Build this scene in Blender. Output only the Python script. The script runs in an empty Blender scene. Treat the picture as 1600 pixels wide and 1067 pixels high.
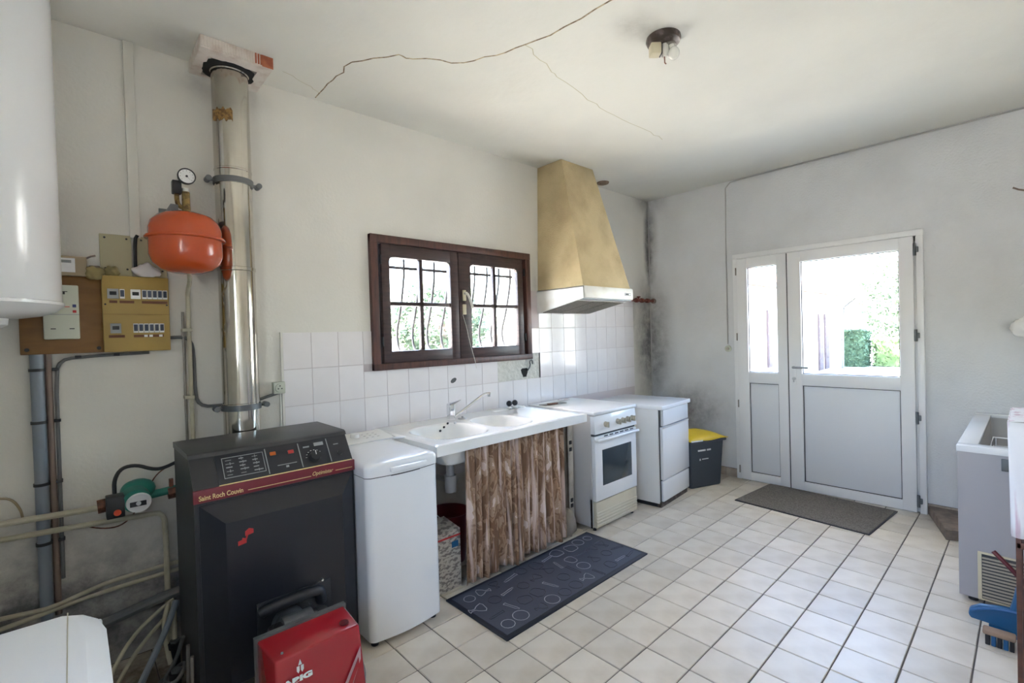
import bpy, bmesh, math, random
from mathutils import Vector, Matrix
random.seed(7)
C = bpy.context.scene.collection
sc = bpy.context.scene
PI = math.pi

# ------------------------------------------------------------------ camera, sky, sun, exposure
F_PX, CX, CY, CZ = 748.743, -4.71305, -2.85413, 1.44
YAW, PITCH, ROLL = math.radians(47.35639), math.radians(-0.79121), math.radians(-1.66591)
fw = Vector((math.cos(YAW)*math.cos(PITCH), math.sin(YAW)*math.cos(PITCH), math.sin(PITCH)))
rt = Vector((math.sin(YAW), -math.cos(YAW), 0)); up = rt.cross(fw)
r2 = math.cos(ROLL)*rt + math.sin(ROLL)*up; u2 = -math.sin(ROLL)*rt + math.cos(ROLL)*up
cam = bpy.data.objects.new('camera', bpy.data.cameras.new('camera')); C.objects.link(cam)
M = Matrix.Identity(4)
for i in range(3):
    M[i][0], M[i][1], M[i][2] = r2[i], u2[i], -fw[i]
M[0][3], M[1][3], M[2][3] = CX, CY, CZ
cam.matrix_world = M
cam.data.sensor_width = 36; cam.data.lens = F_PX/1600*36; cam.data.clip_start = 0.03; cam.data.clip_end = 300
sc.camera = cam

w = bpy.data.worlds.new('world'); sc.world = w; w.use_nodes = True
nt = w.node_tree; nt.nodes.clear()
sky = nt.nodes.new('ShaderNodeTexSky'); sky.sky_type = 'NISHITA'; sky.sun_disc = False
sky.sun_elevation = math.radians(62); sky.sun_rotation = math.radians(-35); sky.dust_density = 2.0; sky.air_density = 1.0
bg = nt.nodes.new('ShaderNodeBackground'); wo = nt.nodes.new('ShaderNodeOutputWorld')
nt.links.new(sky.outputs[0], bg.inputs[0]); nt.links.new(bg.outputs[0], wo.inputs[0]); bg.inputs[1].default_value = 1.55

sun = bpy.data.objects.new('sun', bpy.data.lights.new('sun', 'SUN')); C.objects.link(sun)
sun.data.energy = 31; sun.data.angle = math.radians(0.6); sun.data.color = (1, 0.95, 0.86)
sd = Vector((-0.25, 0.36, 0.88)).normalized()            # direction towards the sun
sun.rotation_euler = sd.to_track_quat('Z', 'Y').to_euler()

XL_ = -5.28
def portal(name, loc, rot, sx, sy):
    l = bpy.data.lights.new(name, 'AREA'); l.shape = 'RECTANGLE'; l.size = sx; l.size_y = sy
    l.cycles.is_portal = True
    o = bpy.data.objects.new(name, l); C.objects.link(o); o.location = loc; o.rotation_euler = rot
portal('door_portal', (0.27, -1.61, 1.07), (0, math.radians(90), 0), 2.2, 1.42)
portal('added_window_portal', (XL_-0.27, -2.62, 1.65), (0, math.radians(-90), 0), 0.92, 1.02)  # portal for the unseen window added in the left wall
portal('window_portal', (-2.595, 0.27, 1.67), (math.radians(-90), 0, 0), 1.45, 0.9)

sc.view_settings.view_transform = 'Standard'; sc.view_settings.look = 'None'
sc.view_settings.gamma = 1; sc.view_settings.use_curve_mapping = False
sc.view_settings.exposure = 1.83
sc.cycles.use_denoising = True
sc.cycles.max_bounces = 12; sc.cycles.diffuse_bounces = 8; sc.cycles.glossy_bounces = 4
sc.cycles.transparent_max_bounces = 12; sc.cycles.sample_clamp_indirect = 20

# ------------------------------------------------------------------ materials
def mat(name, col, rough=0.5, metal=0.0, noise=None, bump=None, vary=0.0, coat=0.0, spec=0.5, emit=None):
    """noise=(scale, colour2, lo, hi[, stretch]) mixes a second colour; bump=(scale, strength, distance)"""
    m = bpy.data.materials.new(name); m.use_nodes = True
    nt = m.node_tree; b = nt.nodes['Principled BSDF']
    b.inputs['Base Color'].default_value = (*col, 1); b.inputs['Roughness'].default_value = rough
    b.inputs['Metallic'].default_value = metal; b.inputs['Specular IOR Level'].default_value = spec
    b.inputs['Coat Weight'].default_value = coat
    tc = None
    def coord(st=None):
        nonlocal tc
        if tc is None: tc = nt.nodes.new('ShaderNodeTexCoord')
        if st is None: return tc.outputs['Object']
        mp = nt.nodes.new('ShaderNodeMapping'); mp.inputs['Scale'].default_value = st
        nt.links.new(tc.outputs['Object'], mp.inputs[0]); return mp.outputs[0]
    last = None
    if noise:
        n = nt.nodes.new('ShaderNodeTexNoise'); n.inputs['Scale'].default_value = noise[0]; n.inputs['Detail'].default_value = 6
        nt.links.new(coord(noise[4] if len(noise) > 4 else None), n.inputs['Vector'])
        r = nt.nodes.new('ShaderNodeMapRange'); r.inputs[1].default_value = noise[2]; r.inputs[2].default_value = noise[3]
        nt.links.new(n.outputs['Fac'], r.inputs[0])
        x = nt.nodes.new('ShaderNodeMix'); x.data_type = 'RGBA'
        x.inputs[6].default_value = (*col, 1); x.inputs[7].default_value = (*noise[1], 1)
        nt.links.new(r.outputs[0], x.inputs[0]); last = x.outputs[2]
    if vary:
        oi = nt.nodes.new('ShaderNodeObjectInfo'); r = nt.nodes.new('ShaderNodeMapRange')
        r.inputs[3].default_value = 1-vary; r.inputs[4].default_value = 1+vary*0.5
        nt.links.new(oi.outputs['Random'], r.inputs[0])
        v = nt.nodes.new('ShaderNodeVectorMath'); v.operation = 'SCALE'
        if last: nt.links.new(last, v.inputs[0])
        else: v.inputs[0].default_value = col
        nt.links.new(r.outputs[0], v.inputs['Scale']); last = v.outputs[0]
    if last: nt.links.new(last, b.inputs['Base Color'])
    if bump:
        n = nt.nodes.new('ShaderNodeTexNoise'); n.inputs['Scale'].default_value = bump[0]; n.inputs['Detail'].default_value = 4
        nt.links.new(coord(), n.inputs['Vector'])
        bp = nt.nodes.new('ShaderNodeBump'); bp.inputs['Strength'].default_value = bump[1]; bp.inputs['Distance'].default_value = bump[2]
        nt.links.new(n.outputs['Fac'], bp.inputs['Height']); nt.links.new(bp.outputs[0], b.inputs['Normal'])
    if emit:
        b.inputs['Emission Color'].default_value = (*emit[0], 1); b.inputs['Emission Strength'].default_value = emit[1]
    m['out'] = 1
    return m

def dark_spots(m, spots, col, scale=6.0):
    """soot, dirt and other darker spots on a material: spots = [(centre xyz, half extent xyz, amount)], broken up by noise"""
    nt = m.node_tree; b = nt.nodes['Principled BSDF']
    geo = nt.nodes.new('ShaderNodeNewGeometry')
    n = nt.nodes.new('ShaderNodeTexNoise'); n.inputs['Scale'].default_value = scale; n.inputs['Detail'].default_value = 8; n.inputs['Roughness'].default_value = 0.7
    nt.links.new(geo.outputs['Position'], n.inputs['Vector'])
    tot = None
    for c, h, a in spots:
        s = nt.nodes.new('ShaderNodeVectorMath'); s.operation = 'SUBTRACT'; s.inputs[1].default_value = c
        nt.links.new(geo.outputs['Position'], s.inputs[0])
        d = nt.nodes.new('ShaderNodeVectorMath'); d.operation = 'DIVIDE'; d.inputs[1].default_value = h
        nt.links.new(s.outputs[0], d.inputs[0])
        l = nt.nodes.new('ShaderNodeVectorMath'); l.operation = 'LENGTH'; nt.links.new(d.outputs[0], l.inputs[0])
        r = nt.nodes.new('ShaderNodeMapRange'); r.interpolation_type = 'SMOOTHSTEP'
        r.inputs[1].default_value = 0.05; r.inputs[2].default_value = 1.0; r.inputs[3].default_value = a; r.inputs[4].default_value = 0
        nt.links.new(l.outputs[1], r.inputs[0])
        if tot is None: tot = r.outputs[0]
        else:
            ad = nt.nodes.new('ShaderNodeMath'); ad.operation = 'MAXIMUM'
            nt.links.new(tot, ad.inputs[0]); nt.links.new(r.outputs[0], ad.inputs[1]); tot = ad.outputs[0]
    rr = nt.nodes.new('ShaderNodeMapRange'); rr.inputs[1].default_value = 0.3; rr.inputs[2].default_value = 0.62
    rr.inputs[3].default_value = 0.35; rr.inputs[4].default_value = 1.15
    nt.links.new(n.outputs['Fac'], rr.inputs[0])
    mu = nt.nodes.new('ShaderNodeMath'); mu.operation = 'MULTIPLY'; mu.use_clamp = True
    nt.links.new(tot, mu.inputs[0]); nt.links.new(rr.outputs[0], mu.inputs[1])
    x = nt.nodes.new('ShaderNodeMix'); x.data_type = 'RGBA'; x.inputs[7].default_value = (*col, 1)
    src = b.inputs['Base Color'].links[0].from_socket if b.inputs['Base Color'].links else None
    if src: nt.links.new(src, x.inputs[6])
    else: x.inputs[6].default_value = b.inputs['Base Color'].default_value
    nt.links.new(mu.outputs[0], x.inputs[0]); nt.links.new(x.outputs[2], b.inputs['Base Color'])

def glassmat(name, tint=(1, 1, 1), gloss=0.06):
    m = bpy.data.materials.new(name); m.use_nodes = True; nt = m.node_tree; nt.nodes.clear()
    o = nt.nodes.new('ShaderNodeOutputMaterial'); t = nt.nodes.new('ShaderNodeBsdfTransparent'); g = nt.nodes.new('ShaderNodeBsdfGlossy')
    g.inputs['Roughness'].default_value = 0.02; t.inputs[0].default_value = (*tint, 1)
    lw = nt.nodes.new('ShaderNodeLayerWeight'); lw.inputs[0].default_value = 0.5
    pw = nt.nodes.new('ShaderNodeMath'); pw.operation = 'POWER'; pw.inputs[1].default_value = 5; nt.links.new(lw.outputs['Facing'], pw.inputs[0])
    fr = nt.nodes.new('ShaderNodeMapRange'); fr.inputs[3].default_value = 0.04; fr.inputs[4].default_value = 0.9; nt.links.new(pw.outputs[0], fr.inputs[0])
    x = nt.nodes.new('ShaderNodeMixShader'); nt.links.new(fr.outputs[0], x.inputs[0])
    nt.links.new(t.outputs[0], x.inputs[1]); nt.links.new(g.outputs[0], x.inputs[2]); nt.links.new(x.outputs[0], o.inputs[0])
    return m

m_wall = mat('plaster_wall', (0.70, 0.68, 0.625), 0.9, noise=(1.3, (0.63, 0.61, 0.56), 0.42, 0.7), bump=(60, 0.35, 0.004))
dark_spots(m_wall, [((0, 0, 1.35), (0.48, 0.30, 1.0), 1.0), ((0, 0, 2.35), (0.13, 0.10, 0.8), 1.1), ((0, 0, 2.86), (0.35, 0.25, 0.22), 0.6),
               ((0, -0.3, 0.75), (0.15, 0.45, 0.28), 0.4), ((-1.8, 0, 1.75), (0.07, 0.05, 0.35), 0.35), ((-0.35, 0, 1.6), (0.28, 0.05, 0.35), 0.5),
               ((-4.1, 0, 2.75), (0.32, 0.05, 0.12), 0.35), ((-4.95, 0, 0.15), (1.2, 0.1, 0.80), 1.1), ((-4.4, 0, 0.2), (0.6, 0.1, 0.62), 0.9)], (0.16, 0.155, 0.16))  # last two spots darken the wall towards its lower left
m_doorwall = mat('plaster_wall_grey', (0.69, 0.695, 0.70), 0.9, noise=(2.0, (0.61, 0.615, 0.62), 0.4, 0.7), bump=(70, 0.7, 0.005))
dark_spots(m_doorwall, [((0, 0, 1.3), (0.3, 0.36, 1.05), 0.85), ((0, 0, 2.4), (0.2, 0.15, 0.9), 0.85), ((0, 0, 2.86), (0.2, 0.35, 0.25), 0.45),
                   ((0, -0.4, 0.6), (0.2, 0.65, 0.42), 0.75), ((0, -1.6, 2.86), (0.1, 1.8, 0.06), 0.2), ((0, -2.75, 1.4), (0.05, 0.06, 0.06), 0.3)], (0.17, 0.165, 0.165))
m_ceil = mat('ceiling_plaster', (0.73, 0.72, 0.66), 0.92, noise=(1.1, (0.66, 0.65, 0.60), 0.45, 0.7), bump=(12, 0.25, 0.01))
dark_spots(m_ceil, [((-2.72, -1.62, 2.86), (0.20, 0.15, 0.1), 0.5), ((-4.3, -0.16, 2.86), (0.22, 0.2, 0.1), 0.3), ((-1.9, -0.1, 2.86), (0.5, 0.16, 0.1), 0.3), ((0, 0, 2.86), (0.3, 0.3, 0.1), 0.5)], (0.2, 0.19, 0.17), 4)
m_grout = mat('grout', (0.15, 0.125, 0.105), 0.9, noise=(9, (0.10, 0.085, 0.075), 0.4, 0.65))
m_ftile = mat('floor_tile_glaze', (0.74, 0.67, 0.565), 0.38, noise=(5, (0.61, 0.53, 0.42), 0.42, 0.72), bump=(25, 0.12, 0.002), vary=0.1, spec=0.45)
dark_spots(m_ftile, [((-4.6, -0.5, 0), (0.8, 0.95, 0.1), 1.2), ((-3.6, -0.4, 0), (0.9, 0.5, 0.1), 0.5), ((-2.6, -0.4, 0), (1.0, 0.35, 0.1), 0.55), ((-1.1, -0.65, 0), (0.45, 0.35, 0.1), 0.4), ((0, -2.4, 0), (0.45, 0.3, 0.1), 0.35), ((0, -0.9, 0), (0.35, 0.5, 0.1), 0.4)], (0.14, 0.105, 0.07), 9)
m_wtile = mat('wall_tile_glaze', (0.77, 0.74, 0.745), 0.15, noise=(3, (0.73, 0.69, 0.69), 0.4, 0.7), vary=0.035)
m_wgrout = mat('wall_grout', (0.56, 0.50, 0.50), 0.9)
m_patch = mat('bare_plaster', (0.60, 0.59, 0.54), 0.95, noise=(30, (0.54, 0.53, 0.48), 0.45, 0.6), bump=(40, 0.8, 0.01))
m_skirt = mat('skirting_tile', (0.45, 0.37, 0.29), 0.5, noise=(12, (0.33, 0.26, 0.2), 0.4, 0.65))
m_white = mat('white_enamel', (0.78, 0.79, 0.80), 0.22, coat=0.3)
m_whiteold = mat('aged_white_enamel', (0.75, 0.75, 0.74), 0.3, noise=(4, (0.68, 0.67, 0.64), 0.5, 0.75))
m_grey_side = mat('grey_and_shaded_side', (0.50, 0.48, 0.46), 0.5)
m_pvc = mat('white_pvc', (0.78, 0.78, 0.78), 0.35)
m_handle = mat('matt_grey_handle', (0.30, 0.31, 0.32), 0.5)
m_pvcpanel = mat('white_pvc_panel', (0.70, 0.71, 0.725), 0.4)
m_seal = mat('dark_seal', (0.06, 0.06, 0.06), 0.6)
m_black = mat('black_plastic', (0.015, 0.015, 0.017), 0.45)
m_dark = mat('near_black_paint', (0.013, 0.013, 0.018), 0.35, bump=(300, 0.1, 0.001))
m_boiler = mat('boiler_charcoal', (0.019, 0.019, 0.022), 0.42, bump=(260, 0.25, 0.001))
m_boilertop = mat('boiler_top', (0.04, 0.04, 0.042), 0.33, noise=(6, (0.055, 0.055, 0.055), 0.45, 0.7), bump=(260, 0.25, 0.001))
m_wine = mat('wine_red_band', (0.16, 0.012, 0.022), 0.4)
m_red = mat('burner_red', (0.34, 0.010, 0.018), 0.25, coat=0.4)
m_redlogo = mat('red_print', (0.5, 0.03, 0.03), 0.5)
m_gold = mat('gold_print', (0.72, 0.56, 0.25), 0.4)
m_print = mat('white_print', (0.75, 0.75, 0.75), 0.5)
m_greyprint = mat('grey_print', (0.3, 0.31, 0.31), 0.5)
m_chrome = mat('chrome', (0.75, 0.76, 0.78), 0.08, 1.0)
m_flue = mat('polished_flue_steel', (0.60, 0.57, 0.51), 0.11, 1.0, noise=(3, (0.45, 0.42, 0.36), 0.4, 0.7), bump=(3, 0.05, 0.01))
m_zinc = mat('zinc', (0.16, 0.17, 0.175), 0.5, 0.6)
m_galv = mat('dull_galvanised', (0.32, 0.30, 0.27), 0.5, 0.5, noise=(10, (0.24, 0.22, 0.19), 0.4, 0.6))
m_orange = mat('orange_vessel_paint', (0.50, 0.078, 0.016), 0.24, noise=(4, (0.42, 0.058, 0.012), 0.4, 0.7), coat=0.3)
m_brass = mat('old_brass', (0.30, 0.21, 0.08), 0.45, 0.8, noise=(40, (0.12, 0.08, 0.04), 0.45, 0.6))
m_trunk = mat('cream_pvc_trunking', (0.66, 0.64, 0.58), 0.5)
m_plate = mat('olive_cream_plate', (0.42, 0.38, 0.24), 0.6)
m_board = mat('varnished_board', (0.22, 0.105, 0.024), 0.5, noise=(6, (0.17, 0.075, 0.016), 0.4, 0.65, (1, 1, 4)))
m_panel = mat('mustard_panel', (0.37, 0.25, 0.06), 0.5, noise=(4, (0.32, 0.21, 0.055), 0.4, 0.7))
m_brownlab = mat('brown_label', (0.14, 0.05, 0.02), 0.6)
m_meter = mat('cream_meter', (0.50, 0.52, 0.43), 0.4)
m_tan = mat('tan_box', (0.34, 0.27, 0.17), 0.55)
m_greypvc = mat('grey_pvc_pipe', (0.19, 0.22, 0.26), 0.32)
m_brownpipe = mat('brown_painted_pipe', (0.22, 0.16, 0.13), 0.6)
m_greycable = mat('grey_cable', (0.13, 0.13, 0.13), 0.5)
m_creampipe = mat('cream_painted_pipe', (0.47, 0.44, 0.33), 0.5, noise=(10, (0.36, 0.33, 0.24), 0.4, 0.65))
m_whitepipe = mat('white_painted_pipe', (0.68, 0.67, 0.62), 0.5)
m_greywhite = mat('grimy_white_pipe', (0.42, 0.41, 0.40), 0.6)
m_copper = mat('old_copper', (0.22, 0.09, 0.05), 0.5, 0.4, noise=(60, (0.10, 0.045, 0.03), 0.4, 0.6))
m_rust = mat('rusty_red_pipe', (0.23, 0.055, 0.03), 0.7, noise=(50, (0.12, 0.035, 0.025), 0.4, 0.6), bump=(80, 0.6, 0.004))
m_green = mat('pump_green', (0.02, 0.20, 0.15), 0.45)
m_reddot = mat('orange_red_plastic', (0.7, 0.07, 0.02), 0.4)
m_steel = mat('satin_steel', (0.55, 0.56, 0.57), 0.35, 0.9)
m_wood = mat('stained_window_wood', (0.058, 0.032, 0.030), 0.42, noise=(8, (0.034, 0.020, 0.020), 0.4, 0.65, (1, 1, 8)), bump=(30, 0.2, 0.002))
m_woodred = mat('stained_casing_wood', (0.10, 0.042, 0.032), 0.45, noise=(8, (0.06, 0.028, 0.024), 0.4, 0.65, (6, 1, 1)))
m_hood = mat('yellowed_textured_paper', (0.56, 0.45, 0.26), 0.8, noise=(5, (0.43, 0.335, 0.19), 0.4, 0.7), bump=(120, 0.9, 0.006))
m_hoodw = mat('hood_white', (0.74, 0.73, 0.69), 0.4, noise=(8, (0.64, 0.61, 0.52), 0.5, 0.75))
m_mesh = mat('grease_filter', (0.24, 0.21, 0.17), 0.6, 0.3, noise=(150, (0.09, 0.08, 0.06), 0.45, 0.55))
m_ceram = mat('white_fireclay', (0.80, 0.80, 0.785), 0.12, noise=(3, (0.76, 0.75, 0.70), 0.45, 0.7), coat=0.5)
m_cream = mat('cream_drawer', (0.62, 0.56, 0.42), 0.4, noise=(5, (0.55, 0.48, 0.34), 0.45, 0.7))
m_ovenglass = mat('oven_door_glass', (0.03, 0.045, 0.055), 0.16, spec=0.6)
m_knob = mat('greasy_knob', (0.45, 0.41, 0.33), 0.4)
m_yellow = mat('yellow_lid', (0.72, 0.50, 0.02), 0.4)
m_bin = mat('slate_plastic', (0.045, 0.055, 0.07), 0.45)
m_rubber = mat('rubber_mat', (0.058, 0.066, 0.095), 0.5, bump=(200, 0.2, 0.001))
m_rubberedge = mat('rubber_edge', (0.012, 0.014, 0.024), 0.45)
m_doormat = mat('grey_brown_carpet', (0.22, 0.20, 0.175), 0.95, noise=(120, (0.13, 0.115, 0.10), 0.4, 0.6), bump=(300, 1, 0.004))
m_hourdis = mat('white_washed_clay', (0.70, 0.64, 0.58), 0.85, noise=(20, (0.58, 0.48, 0.42), 0.45, 0.7))
m_clay = mat('bare_clay', (0.46, 0.15, 0.07), 0.85, noise=(30, (0.35, 0.1, 0.05), 0.4, 0.6))
m_soot = mat('soot', (0.012, 0.011, 0.01), 0.95)
m_crack = mat('crack_filler', (0.55, 0.46, 0.30), 0.9, noise=(25, (0.22, 0.16, 0.10), 0.4, 0.6))
m_crack2 = mat('faint_crack', (0.50, 0.46, 0.32), 0.9)
m_lampbase = mat('bronze_lamp_base', (0.05, 0.035, 0.028), 0.4, 0.3, noise=(30, (0.14, 0.11, 0.10), 0.45, 0.65))
m_beige = mat('beige_plastic', (0.60, 0.54, 0.38), 0.4)
m_stone = mat('brown_stone', (0.23, 0.18, 0.14), 0.8, noise=(20, (0.16, 0.12, 0.095), 0.4, 0.65))
m_freezer = mat('freezer_side_lilac_white', (0.40, 0.385, 0.40), 0.4)
m_louvre = mat('beige_louvre', (0.42, 0.37, 0.29), 0.5)
m_blue = mat('blue_plastic', (0.012, 0.10, 0.24), 0.35)
m_bristle = mat('tan_bristle', (0.33, 0.22, 0.15), 0.9)
m_shelfwood = mat('red_brown_wood', (0.12, 0.045, 0.028), 0.5, noise=(5, (0.075, 0.03, 0.02), 0.4, 0.6, (1, 1, 6)))
m_cloth = mat('white_cloth', (0.76, 0.74, 0.76), 0.9, noise=(12, (0.60, 0.44, 0.50), 0.52, 0.62, (3, 3, 0.3)))
m_plainwhite = mat('plain_white_cloth', (0.78, 0.78, 0.76), 0.9)
m_bag = mat('dusty_sack', (0.28, 0.245, 0.2), 0.85)
m_plastic_bag = mat('frosted_plastic', (0.62, 0.58, 0.57), 0.3)
m_olive = mat('dry_rag', (0.26, 0.21, 0.09), 0.9)
m_post = mat('worn_white_bracket', (0.50, 0.48, 0.43), 0.5, noise=(14, (0.36, 0.33, 0.28), 0.45, 0.65))
m_glass = glassmat('pane_glass')
m_clear = glassmat('clear_plastic', (0.9, 0.9, 0.9))
m_under = mat('dark_red_plastic', (0.12, 0.008, 0.012), 0.4)
m_carton = mat('printed_carton', (0.50, 0.47, 0.42), 0.6, noise=(35, (0.20, 0.18, 0.17), 0.48, 0.56, (1, 1, 2)))
m_cartonin = mat('carton_inside', (0.05, 0.05, 0.045), 0.9)
m_trap = mat('trap_white_plastic', (0.45, 0.45, 0.46), 0.4)
# curtain: leaf print with narrow pale vertical streaks over it
def curtainmat():
    m = mat('camouflage_leaf_print', (0.32, 0.18, 0.10), 0.9)
    nt = m.node_tree; b = nt.nodes['Principled BSDF']
    tc = nt.nodes.new('ShaderNodeTexCoord'); mp = nt.nodes.new('ShaderNodeMapping'); mp.inputs['Scale'].default_value = (1.5, 0.62, 1)
    nt.links.new(tc.outputs['UV'], mp.inputs[0])
    n = nt.nodes.new('ShaderNodeTexNoise'); n.inputs['Scale'].default_value = 8.5; n.inputs['Detail'].default_value = 5; n.inputs['Distortion'].default_value = 0.4
    nt.links.new(mp.outputs[0], n.inputs['Vector'])
    cr = nt.nodes.new('ShaderNodeValToRGB'); cr.color_ramp.interpolation = 'CONSTANT'
    e = cr.color_ramp.elements; e[0].position = 0; e[0].color = (0.20, 0.11, 0.062, 1); e[1].position = 0.46; e[1].color = (0.36, 0.23, 0.145, 1)
    for p, c in ((0.51, (0.25, 0.145, 0.085)), (0.555, (0.42, 0.29, 0.20)), (0.64, (0.66, 0.54, 0.48))):
        q = e.new(p); q.color = (*c, 1)
    nt.links.new(n.outputs['Fac'], cr.inputs[0])
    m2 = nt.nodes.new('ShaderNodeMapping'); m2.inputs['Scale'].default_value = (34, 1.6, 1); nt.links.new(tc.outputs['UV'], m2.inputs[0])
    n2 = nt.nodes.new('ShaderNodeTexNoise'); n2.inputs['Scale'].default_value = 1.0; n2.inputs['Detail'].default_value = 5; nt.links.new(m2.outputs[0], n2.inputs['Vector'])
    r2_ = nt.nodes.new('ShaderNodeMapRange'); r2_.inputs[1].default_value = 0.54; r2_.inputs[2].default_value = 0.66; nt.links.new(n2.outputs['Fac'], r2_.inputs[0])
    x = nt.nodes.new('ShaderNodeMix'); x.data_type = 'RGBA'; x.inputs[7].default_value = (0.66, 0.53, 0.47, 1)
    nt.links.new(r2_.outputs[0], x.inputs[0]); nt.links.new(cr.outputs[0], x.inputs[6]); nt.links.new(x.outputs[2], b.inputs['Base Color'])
    return m
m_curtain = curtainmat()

# ------------------------------------------------------------------ mesh helpers
class MB:
    def __init__(s): s.b = bmesh.new()
    def box(s, x0, y0, z0, x1, y1, z1, bev=0, seg=2, rot=None):
        r = bmesh.ops.create_cube(s.b, size=1); v = r['verts']
        bmesh.ops.scale(s.b, vec=(abs(x1-x0), abs(y1-y0), abs(z1-z0)), verts=v)
        if bev:
            ed = list({e for q in v for e in q.link_edges})
            rr = bmesh.ops.bevel(s.b, geom=ed, offset=bev, segments=seg, profile=0.5, affect='EDGES')
            v = list({q for f in rr['faces'] for q in f.verts} | set(q for q in v if q.is_valid))
        if rot: bmesh.ops.rotate(s.b, cent=(0, 0, 0), matrix=rot, verts=v)
        bmesh.ops.translate(s.b, vec=((x0+x1)/2, (y0+y1)/2, (z0+z1)/2), verts=v)
        return s
    def cyl(s, p, q, r, r2=None, n=20, caps=True):
        p, q = Vector(p), Vector(q); d = q-p
        rr = bmesh.ops.create_cone(s.b, cap_ends=caps, segments=n, radius1=r, radius2=r if r2 is None else r2, depth=d.length)
        bmesh.ops.rotate(s.b, cent=(0, 0, 0), matrix=d.to_track_quat('Z', 'Y').to_matrix(), verts=rr['verts'])
        bmesh.ops.translate(s.b, vec=(p+q)/2, verts=rr['verts']); return s
    def sphere(s, c, r, sc_=(1, 1, 1), n=16):
        rr = bmesh.ops.create_uvsphere(s.b, u_segments=n, v_segments=max(6, n//2), radius=r)
        bmesh.ops.scale(s.b, vec=sc_, verts=rr['verts']); bmesh.ops.translate(s.b, vec=c, verts=rr['verts']); return s
    def tube(s, pts, r, n=10, smooth=0, closed=False, flat=None):
        pts = [Vector(p) for p in pts]
        for _ in range(smooth):
            q = [pts[0]] if not closed else []
            L = len(pts)
            for i in range(L-1 if not closed else L):
                a, b = pts[i], pts[(i+1) % L]
                q += [a*0.75+b*0.25, a*0.25+b*0.75]
            if not closed: q.append(pts[-1])
            pts = q
        L = len(pts); rings = []
        prev = None
        for i, p in enumerate(pts):
            if closed: t = pts[(i+1) % L]-pts[i-1]
            else: t = pts[min(i+1, L-1)]-pts[max(i-1, 0)]
            t.normalize()
            if prev is None:
                a = Vector((0, 0, 1)) if abs(t.z) < 0.9 else Vector((1, 0, 0))
                u = t.cross(a).normalized()
            else:
                u = (prev - t*prev.dot(t)).normalized()
            v = t.cross(u); prev = u
            ring = []
            for k in range(n):
                an = 2*PI*k/n
                o = u*math.cos(an)*r + v*math.sin(an)*r
                if flat is not None: o.z *= flat
                ring.append(s.b.verts.new(p+o))
            rings.append(ring)
        for i in range(L if closed else L-1):
            a, b = rings[i], rings[(i+1) % L]
            for k in range(n):
                s.b.faces.new((a[k], a[(k+1) % n], b[(k+1) % n], b[k]))
        if not closed:
            s.b.faces.new(list(reversed(rings[0]))); s.b.faces.new(rings[-1])
        return s
    def lathe(s, prof, c=(0, 0, 0), n=32, axis='Z'):
        rings = []; new = []
        for r, z in prof:
            ring = []
            for k in range(n):
                a = 2*PI*k/n
                if axis == 'Z': p = (c[0]+r*math.cos(a), c[1]+r*math.sin(a), c[2]+z)
                elif axis == 'Y': p = (c[0]+r*math.cos(a), c[1]+z, c[2]+r*math.sin(a))
                else: p = (c[0]+z, c[1]+r*math.cos(a), c[2]+r*math.sin(a))
                ring.append(s.b.verts.new(p))
            rings.append(ring)
        for a, b in zip(rings, rings[1:]):
            for k in range(n): s.b.faces.new((a[k], a[(k+1) % n], b[(k+1) % n], b[k]))
        for ring in (rings[0], rings[-1]):
            try: s.b.faces.new(ring)
            except ValueError: pass
        return s
    def poly(s, pts, d):
        """extrude a closed polygon of 3-D points by vector d"""
        d = Vector(d)
        a = [s.b.verts.new(Vector(p)) for p in pts]; b = [s.b.verts.new(Vector(p)+d) for p in pts]
        n = len(pts)
        s.b.faces.new(a); s.b.faces.new(list(reversed(b)))
        for i in range(n): s.b.faces.new((a[i], a[(i+1) % n], b[(i+1) % n], b[i]))
        return s
    def hexa(s, lo, hi):
        a = [s.b.verts.new(p) for p in lo]; b = [s.b.verts.new(p) for p in hi]
        s.b.faces.new(list(reversed(a))); s.b.faces.new(b)
        for i in range(4): s.b.faces.new((a[i], a[(i+1) % 4], b[(i+1) % 4], b[i]))
        return s
    def grid(s, f, nu, nv):
        V = [[s.b.verts.new(f(i/nu, j/nv)) for j in range(nv+1)] for i in range(nu+1)]
        for i in range(nu):
            for j in range(nv): s.b.faces.new((V[i][j], V[i+1][j], V[i+1][j+1], V[i][j+1]))
        return s
    def bevel_all(s, off, seg=2, ang=30):
        bmesh.ops.recalc_face_normals(s.b, faces=s.b.faces)
        ed = [e for e in s.b.edges if len(e.link_faces) == 2 and e.calc_face_angle(0) > math.radians(ang)]
        bmesh.ops.bevel(s.b, geom=ed, offset=off, segments=seg, profile=0.5, affect='EDGES'); return s
    def mesh(s, name, m, smooth=True, ang=35, fix=True):
        if fix: bmesh.ops.recalc_face_normals(s.b, faces=s.b.faces)
        me = bpy.data.meshes.new(name); s.b.to_mesh(me); s.b.free()
        if m: me.materials.append(m)
        if smooth and len(me.polygons):
            me.polygons.foreach_set('use_smooth', [True]*len(me.polygons))
            me.set_sharp_from_angle(angle=math.radians(ang))
        return me
    def ob(s, name, m, parent=None, **k):
        return link(name, s.mesh(name, m, **k), parent)

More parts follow.
